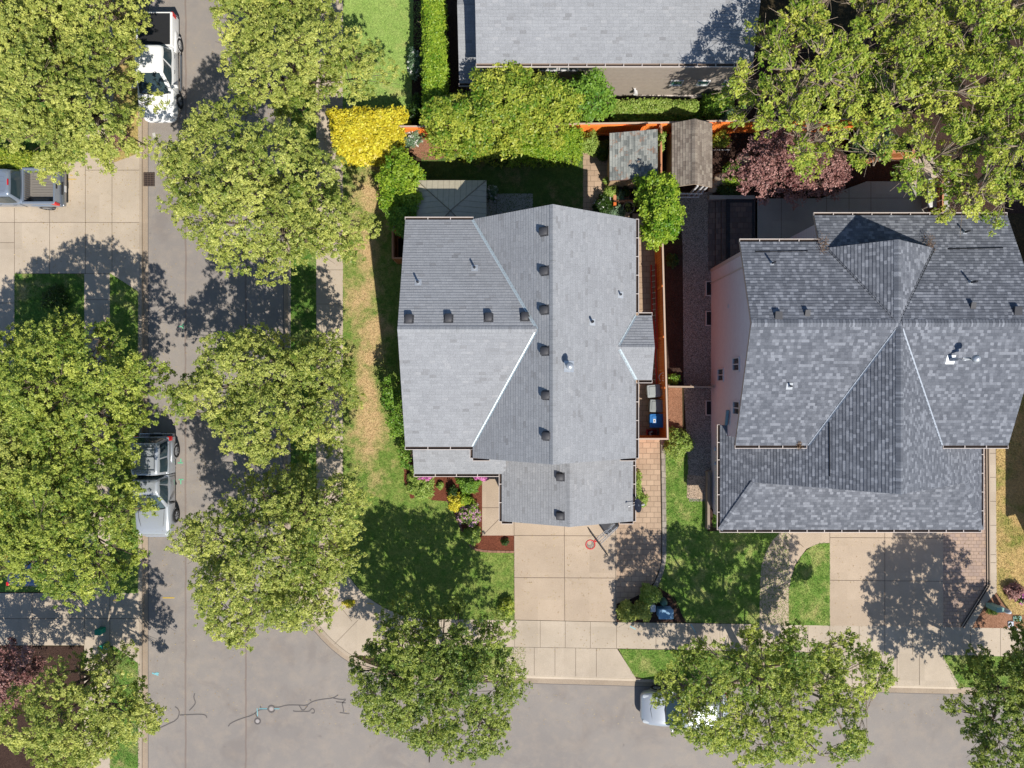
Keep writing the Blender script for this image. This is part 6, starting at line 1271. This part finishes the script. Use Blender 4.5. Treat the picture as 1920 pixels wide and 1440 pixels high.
tree('small_tree', 'bright green leafy tree covering the end of the cedar fence, right of the central house', 'tree', 1236, 390, 3.0, [42, 44, 62, 78, 68, 44, 40, 42, 58, 78, 62, 44], 1.5, (1230, 402), LFB, 43, dens=1.25, lobe=.5, lobe_h=.35, blob=.42, tuft=26, per=8, lsize=.14, tr=.09, down=2.0, limbs=6)
tree('small_tree', 'bright green tree between the parched lawn and the gazebo', 'tree', 751, 345, 2.2, [44, 46, 54, 56, 48, 44, 40, 40, 48, 60, 55, 44], .9, (760, 352), LFB, 44, dens=1.25, lobe=.5, lobe_h=.35, blob=.42, tuft=26, per=8, lsize=.13, tr=.09, down=2.0, limbs=6)
tree('small_tree', 'leafy tree in the shade between the gazebo and the short fence return', 'tree', 757, 404, 2.0, [34, 34, 42, 36, 30, 30, 32, 32, 40, 46, 40, 34], .8, (768, 406), LFG, 45, dens=1.25, lobe=.5, lobe_h=.3, blob=.4, tuft=24, per=8, lsize=.12, tr=.07, down=1.8, limbs=5)
# laurel thicket behind the back fence and its neighbours
LG = 'laurels crowding the back fence'; kl = dict(lobe=.42, lobe_h=.5, blob=.5, tuft=30, per=8, lsize=.15, tr=.11, down=2.2, limbs=6, dens=1.2)
tree('laurel', 'laurel at the left end of the thicket, next to the roses', 'laurel', 860, 240, 3.6, [70, 64, 58, 62, 66, 66, 66, 60, 52, 50, 60, 70], 1.3, (868, 244), LFH, 51, LG, **kl)
tree('laurel', 'yellow tipped laurel in the middle of the thicket below the taupe wall', 'laurel', 950, 205, 4.2, [80, 78, 80, 82, 80, 76, 78, 75, 74, 72, 74, 80], 1.6, (952, 212), LFH, 52, LG, **kl)
tree('laurel', 'laurel right of the middle one, beneath the pair of upper windows', 'laurel', 1030, 195, 4.0, [60, 50, 46, 48, 50, 54, 62, 62, 62, 66, 66, 62], 1.5, (1026, 205), LFH, 53, LG, **kl)
tree('laurel', 'laurel at the right end of the thicket near the lamp on the taupe wall', 'laurel', 1106, 178, 3.8, [46, 44, 42, 42, 44, 46, 48, 46, 44, 44, 44, 44], 1.3, (1100, 190), LFG, 54, LG, **kl)
hedge('hedge', 'tight bright green clipped hedge face at the foot of the laurel thicket', [(955, 250), (1088, 236), (1088, 284), (960, 290)], 2.3, LFB, 55, n=2600, lsize=.1)
hedge('hedge', 'tight clipped hedge at the left foot of the thicket above the shaded lawn', [(855, 246), (955, 250), (960, 290), (868, 282)], 2.2, LFH, 56, n=1800, lsize=.1)
hedge('hedge', 'tall narrow bright green column hedge beside the pale lawn at the top', [(790, -40), (826, -40), (835, 206), (792, 190)], 3.2, LFB, 57, n=4200, lsize=.11)
hedge('hedge', 'gold leaved hedge beside the sidewalk, brightest plant in the photo', [(618, 206), (754, 203), (743, 286), (634, 284)], 1.9, LFY, 58, n=5200, lsize=.17, per=7, wob=.12)
hedge('hedge', 'yellow green hedge at the left edge above the driveway truck', [(-120, 270), (72, 285), (66, 318), (-120, 314)], 1.2, LFH, 59, n=1800, lsize=.12)
hedge('vine', 'sunlit vines along the foot of the taupe wall behind the fence', [(1150, 188), (1305, 188), (1302, 212), (1150, 208)], .8, LFL, 60, n=1500, lsize=.13, cat='vines')
hedge('vine', 'darker ground vines between the sunlit vines and the back fence', [(1150, 210), (1310, 212), (1310, 226), (1152, 228)], .4, LFG, 61, n=1300, lsize=.12, cat='vines')
SG = 'small garden shrubs'
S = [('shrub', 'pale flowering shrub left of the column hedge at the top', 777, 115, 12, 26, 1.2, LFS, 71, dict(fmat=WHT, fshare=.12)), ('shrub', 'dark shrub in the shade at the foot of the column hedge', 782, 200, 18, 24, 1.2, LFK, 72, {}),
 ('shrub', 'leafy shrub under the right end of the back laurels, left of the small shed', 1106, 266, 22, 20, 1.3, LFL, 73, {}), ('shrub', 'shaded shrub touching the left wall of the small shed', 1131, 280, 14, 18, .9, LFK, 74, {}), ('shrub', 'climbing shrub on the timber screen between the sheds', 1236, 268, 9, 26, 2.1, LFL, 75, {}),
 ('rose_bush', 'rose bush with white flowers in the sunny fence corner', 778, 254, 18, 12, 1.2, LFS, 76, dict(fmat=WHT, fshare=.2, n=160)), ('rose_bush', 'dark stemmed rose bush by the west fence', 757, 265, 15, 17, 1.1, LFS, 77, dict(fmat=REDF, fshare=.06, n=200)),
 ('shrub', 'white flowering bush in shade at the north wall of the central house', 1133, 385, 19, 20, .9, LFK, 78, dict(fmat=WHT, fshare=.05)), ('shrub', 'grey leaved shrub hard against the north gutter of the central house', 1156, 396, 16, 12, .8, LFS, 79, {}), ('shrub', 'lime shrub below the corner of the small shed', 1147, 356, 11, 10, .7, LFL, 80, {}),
 ('shrub', 'white flowering shrub beside the gazebo corner', 922, 360, 9, 12, .8, LFS, 81, dict(fmat=WHT, fshare=.15)), ('hydrangea', 'blue green leafy clump under the shed window', 1163, 366, 8, 9, .5, LFS, 82, {}),
 ('boxwood', 'round clipped bush beside the gravel path between the two houses', 1273, 832, 25, 29, 1.1, LFL, 83, dict(n=900, lsize=.09)),
 ('azalea', 'azalea with pink flowers at the southwest corner of the porch roof', 787, 894, 24, 20, .9, LFL, 84, dict(n=500, fmat=PINKL, fshare=.0)), ('azalea', 'magenta azalea bloom peeping out under the porch gutter on the left', 796, 893, 14, 7, 1.0, PINK, 85, dict(n=260)), ('azalea', 'magenta azalea bloom under the porch gutter next to the entry walk', 903, 893, 15, 7, 1.0, PINK, 86, dict(n=260)),
 ('shrub', 'leafy bush with yellow tips bordering the lawn left of the mulch bed', 789, 917, 24, 20, .8, LFL, 87, dict(n=520)), ('boxwood', 'rounded mid green bush beside the entry walk', 879, 907, 22, 17, .9, LFG, 88, dict(n=620, lsize=.09)), ('spirea', 'golden yellow mounded shrub in the middle of the mulch bed', 855, 942, 15, 17, .7, LFY, 89, dict(n=500, lsize=.08)),
 ('boxwood', 'lime green mound tucked right of the golden shrub', 872, 938, 14, 11, .6, LFB, 90, dict(n=380, lsize=.08)), ('shrub', 'small dark spiky shrub behind the golden shrub', 848, 922, 9, 9, .6, LFK, 91, dict(n=120)), ('azalea', 'pink flecked azalea below the golden shrub', 880, 966, 21, 20, .8, LFL, 92, dict(n=520, fmat=PINKL, fshare=.3)),
 ('boxwood', 'lowest green bush of the mulch bed, at its pointed end', 884, 1005, 17, 16, .7, LFL, 93, dict(n=400)), ('fern', 'tiny yellow green fern in the open mulch', 825, 911, 5, 5, .25, LFL, 94, dict(n=50)), ('shrub', 'dwarf twiggy plant in the mulch strip beside the driveway', 947, 1017, 6, 5, .3, LFK, 95, dict(n=30)),
 ('shrub', 'yellow olive shrub beside the paver edging and pale blue cabinet', 1221, 1118, 18, 17, 1.1, LFL, 96, dict(n=380, lsize=.12)), ('shrub', 'olive shrub at the driveway corner on the sidewalk', 1177, 1149, 17, 18, 1.0, LF, 97, dict(n=380, lsize=.12)), ('shrub', 'olive shrub between the driveway corner shrub and the white pedestal', 1207, 1146, 16, 19, 1.0, LF, 98, dict(n=360, lsize=.12)),
 ('shrub', 'loose vine like shrub along the east wall of the garage', 1193, 912, 11, 30, .9, LFL, 99, dict(n=260)), ('shrub', 'thin shrub under the satellite dish', 1204, 938, 11, 12, .7, LFL, 100, dict(n=120)),
 ('shrub', 'dark leafy plant in the shaded bed beside the gravel, above the rail fence', 1263, 712, 12, 11, .6, LFG, 101, dict(n=140)), ('fern', 'fern in the shaded bed east of the cedar fence', 1262, 488, 11, 12, .5, LFK, 102, dict(n=110)), ('shrub', 'small green shrub in the planter corner of the right house', 1343, 976, 8, 10, .5, LFG, 103, dict(n=160)),
 ('shrub', 'bright shrub with one red flower right of the long shed', 1352, 258, 18, 14, 1.0, LFH, 104, dict(n=300, fmat=REDF, fshare=.03)), ('shrub', 'green shrub in the middle of the bark bed beside the boulder', 1376, 314, 15, 14, .8, LFG, 105, dict(n=260)), ('shrub', 'yellow green shrub above the terrace kerb', 1384, 340, 24, 12, .8, LFB, 106, dict(n=340)), ('shrub', 'dark shrub filling the corner above the terrace kerb', 1372, 356, 26, 9, .6, LFK, 107, dict(n=340)), ('shrub', 'shrub behind the back fence right of the long shed', 1345, 196, 26, 22, 1.6, LFG, 108, dict(n=520, lsize=.15)),
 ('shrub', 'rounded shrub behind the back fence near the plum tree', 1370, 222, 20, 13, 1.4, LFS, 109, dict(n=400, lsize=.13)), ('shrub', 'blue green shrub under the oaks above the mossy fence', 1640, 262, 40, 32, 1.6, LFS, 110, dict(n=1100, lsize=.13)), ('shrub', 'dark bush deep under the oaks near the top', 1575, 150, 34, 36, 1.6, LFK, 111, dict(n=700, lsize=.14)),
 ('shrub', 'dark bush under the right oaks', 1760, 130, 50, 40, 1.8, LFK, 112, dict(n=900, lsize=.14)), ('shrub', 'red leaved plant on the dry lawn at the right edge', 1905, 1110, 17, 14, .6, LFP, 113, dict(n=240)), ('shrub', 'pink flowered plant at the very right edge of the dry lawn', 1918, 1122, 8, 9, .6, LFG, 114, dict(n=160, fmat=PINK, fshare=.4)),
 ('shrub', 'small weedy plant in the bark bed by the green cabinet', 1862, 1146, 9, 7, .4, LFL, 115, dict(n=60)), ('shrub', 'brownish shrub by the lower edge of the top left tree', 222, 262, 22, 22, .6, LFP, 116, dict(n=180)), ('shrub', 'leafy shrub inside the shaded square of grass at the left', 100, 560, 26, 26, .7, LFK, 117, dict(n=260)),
 ('shrub', 'golden bush at the lawn corner beside the driveway, below the mulch', 950, 1140, 13, 16, .6, LFH, 118, dict(n=300)), ('shrub', 'sprig of yellow leaves lying on the corner sidewalk', 655, 1132, 10, 6, .12, LFY, 119, dict(n=40))]
for nm, lb, px, py, rx, ry, h, lf, sd, k in S:
    k = dict(k); k.setdefault('n', 420); k['n'] = int(k['n'] * 1.15); shrub(nm, lb, px, py, rx, ry, h, lf, sd, SG, cat=nm.replace('_', ' '), **k)
# loose tall shrubs against the west wall of the central house
for i, (lb, cx, cy, rr, sd) in enumerate((('loose tall shrub by the middle of the west wall, casting a leafy shadow', 737, 742, [24, 22, 30, 42, 34, 30, 30, 26, 26, 30, 28, 24], 61), ('loose shrub by the west wall just above the porch corner', 745, 794, [20, 20, 30, 34, 26, 20, 18, 22, 28, 32, 26, 20], 62), ('loose low shrub at the southwest corner of the central house', 763, 850, [18, 18, 26, 34, 24, 14, 14, 18, 24, 34, 26, 18], 63))):
    tree('shrub', lb, 'shrub', cx, cy, 2.0 if i < 2 else 1.0, rr, .7, (cx + 14, cy), LFG, sd, 'loose shrubs along the west wall', dens=.42, lobe=.5, lobe_h=.25, blob=.34, tuft=16, per=7, lsize=.12, tr=.045, down=.8, limbs=5)
# fallen leaves scattered on hard ground
rng = np.random.default_rng(99); n = 2600; hx = []
zones = [((27, 303, 260, 510), 500, ZL + .03), ((280, 80, 528, 1360), 700, .02), ((560, 1290, 1900, 1360), 350, .02), ((968, 1168, 1920, 1222), 350, ZL + .03), ((968, 1000, 1150, 1160), 250, ZL + .03), ((595, 80, 640, 1000), 250, ZL + .03), ((1560, 1000, 1850, 1170), 220, ZL + .03)]
for (a, b, c, d), k, z_ in zones:
    u = rng.uniform(a, c, k); v = rng.uniform(b, d, k); kk = (HC - z_) / FP; hx.append(np.column_stack([(u - 960) * kk, (720 - v) * kk, np.full(k, z_)]))
hx = np.vstack(hx); lt = thing('fallen_leaves', 'scattered dry leaves on the roads and pavements', 'leaves', (0, 0, 0)); o = leaf_mesh('fallen_leaves', hx, np.tile([0., 0., 3.], (len(hx), 1)), .06, m_leaf('leaf_dry', D(176, 140, 90), D(226, 206, 150), .1), lt, rng.random(len(hx)), rng)
o.parent = None; bpy.data.objects.remove(lt); tag(o, 'scattered dry leaves on the roads and pavements', 'leaves', None, 'stuff')

# grass blades standing on every lawn (they take the lawn's own colour where they stand)
def in_poly(p, poly):
    x, y = p[:, 0], p[:, 1]; ins = np.zeros(len(p), bool); n = len(poly)
    for i in range(n):
        (x0, y0), (x1, y1) = poly[i], poly[(i + 1) % n]; c = ((y0 > y) != (y1 > y)); ins ^= c & (x < (x1 - x0) * (y - y0) / ((y1 - y0) if y1 != y0 else 1e-9) + x0)
    return ins
rng = np.random.default_rng(7); byM = {}
for pts, z_, mat in LAWNS:
    a = np.array(pts); lo = np.maximum(a.min(0), [-28.5, -21.5]); hi = np.minimum(a.max(0), [28.8, 21.5])
    if (hi <= lo).any(): continue
    k = int((hi[0] - lo[0]) * (hi[1] - lo[1]) * 330); p = rng.uniform(lo, hi, (k, 2)); p = p[in_poly(p, pts)]; p += rng.normal(0, .02, p.shape); byM.setdefault(mat.name, []).append(np.column_stack([p, np.full(len(p), z_ + .022)]))
for mn, L_ in byM.items():
    c = np.vstack(L_); hint = np.column_stack([rng.normal(0, .5, len(c)), rng.normal(0, .5, len(c)), np.full(len(c), 1.1)]); e_ = thing('grass', 'x', 'x'); o = leaf_mesh('grass', c, hint, .07, MATS[mn], e_, rng.random(len(c)), rng, aspect=.4)
    o.parent = None; bpy.data.objects.remove(e_); tag(o, {'lawn_parched': 'short parched grass left of and below the central house', 'lawn_corner': 'shaded grass of the verges along the road', 'lawn_pale': 'pale green grass of the lawn at the top', 'lawn_back': 'grass of the shaded back yard', 'lawn_lush': 'lush green grass between the two driveways and on the kerb strips', 'lawn_dry': 'yellowed dry grass at the right edge'}.get(mn, 'short grass'), 'grass', None, 'stuff')

for i, (px, py, r, z_, lb) in enumerate(((1544, 459, .28, 6.35, 'clump of brown leaf litter at the left foot of the roof dormer'), (1744, 457, .24, 6.3, 'clump of brown leaf litter at the right foot of the roof dormer'), (1499, 834, .12, 5.45, 'small leaf litter clump at the lower gutter corner of the right roof'))):
    X, Y, Z = P(px, py, z_); rg = np.random.default_rng(300 + i); t = thing('leaf_litter', lb, 'leaf litter', (X, Y, Z)); c = np.array([X, Y, Z]) + rg.normal(0, 1, (260, 3)) * np.array([r * .5, r * .9, .05]); leaf_mesh('leaves', c, np.tile([0., 0., 1.], (260, 1)), .05, m_leaf('litter_brown', D(92, 70, 52), D(150, 118, 90), .1), t, rg.random(260), rg)
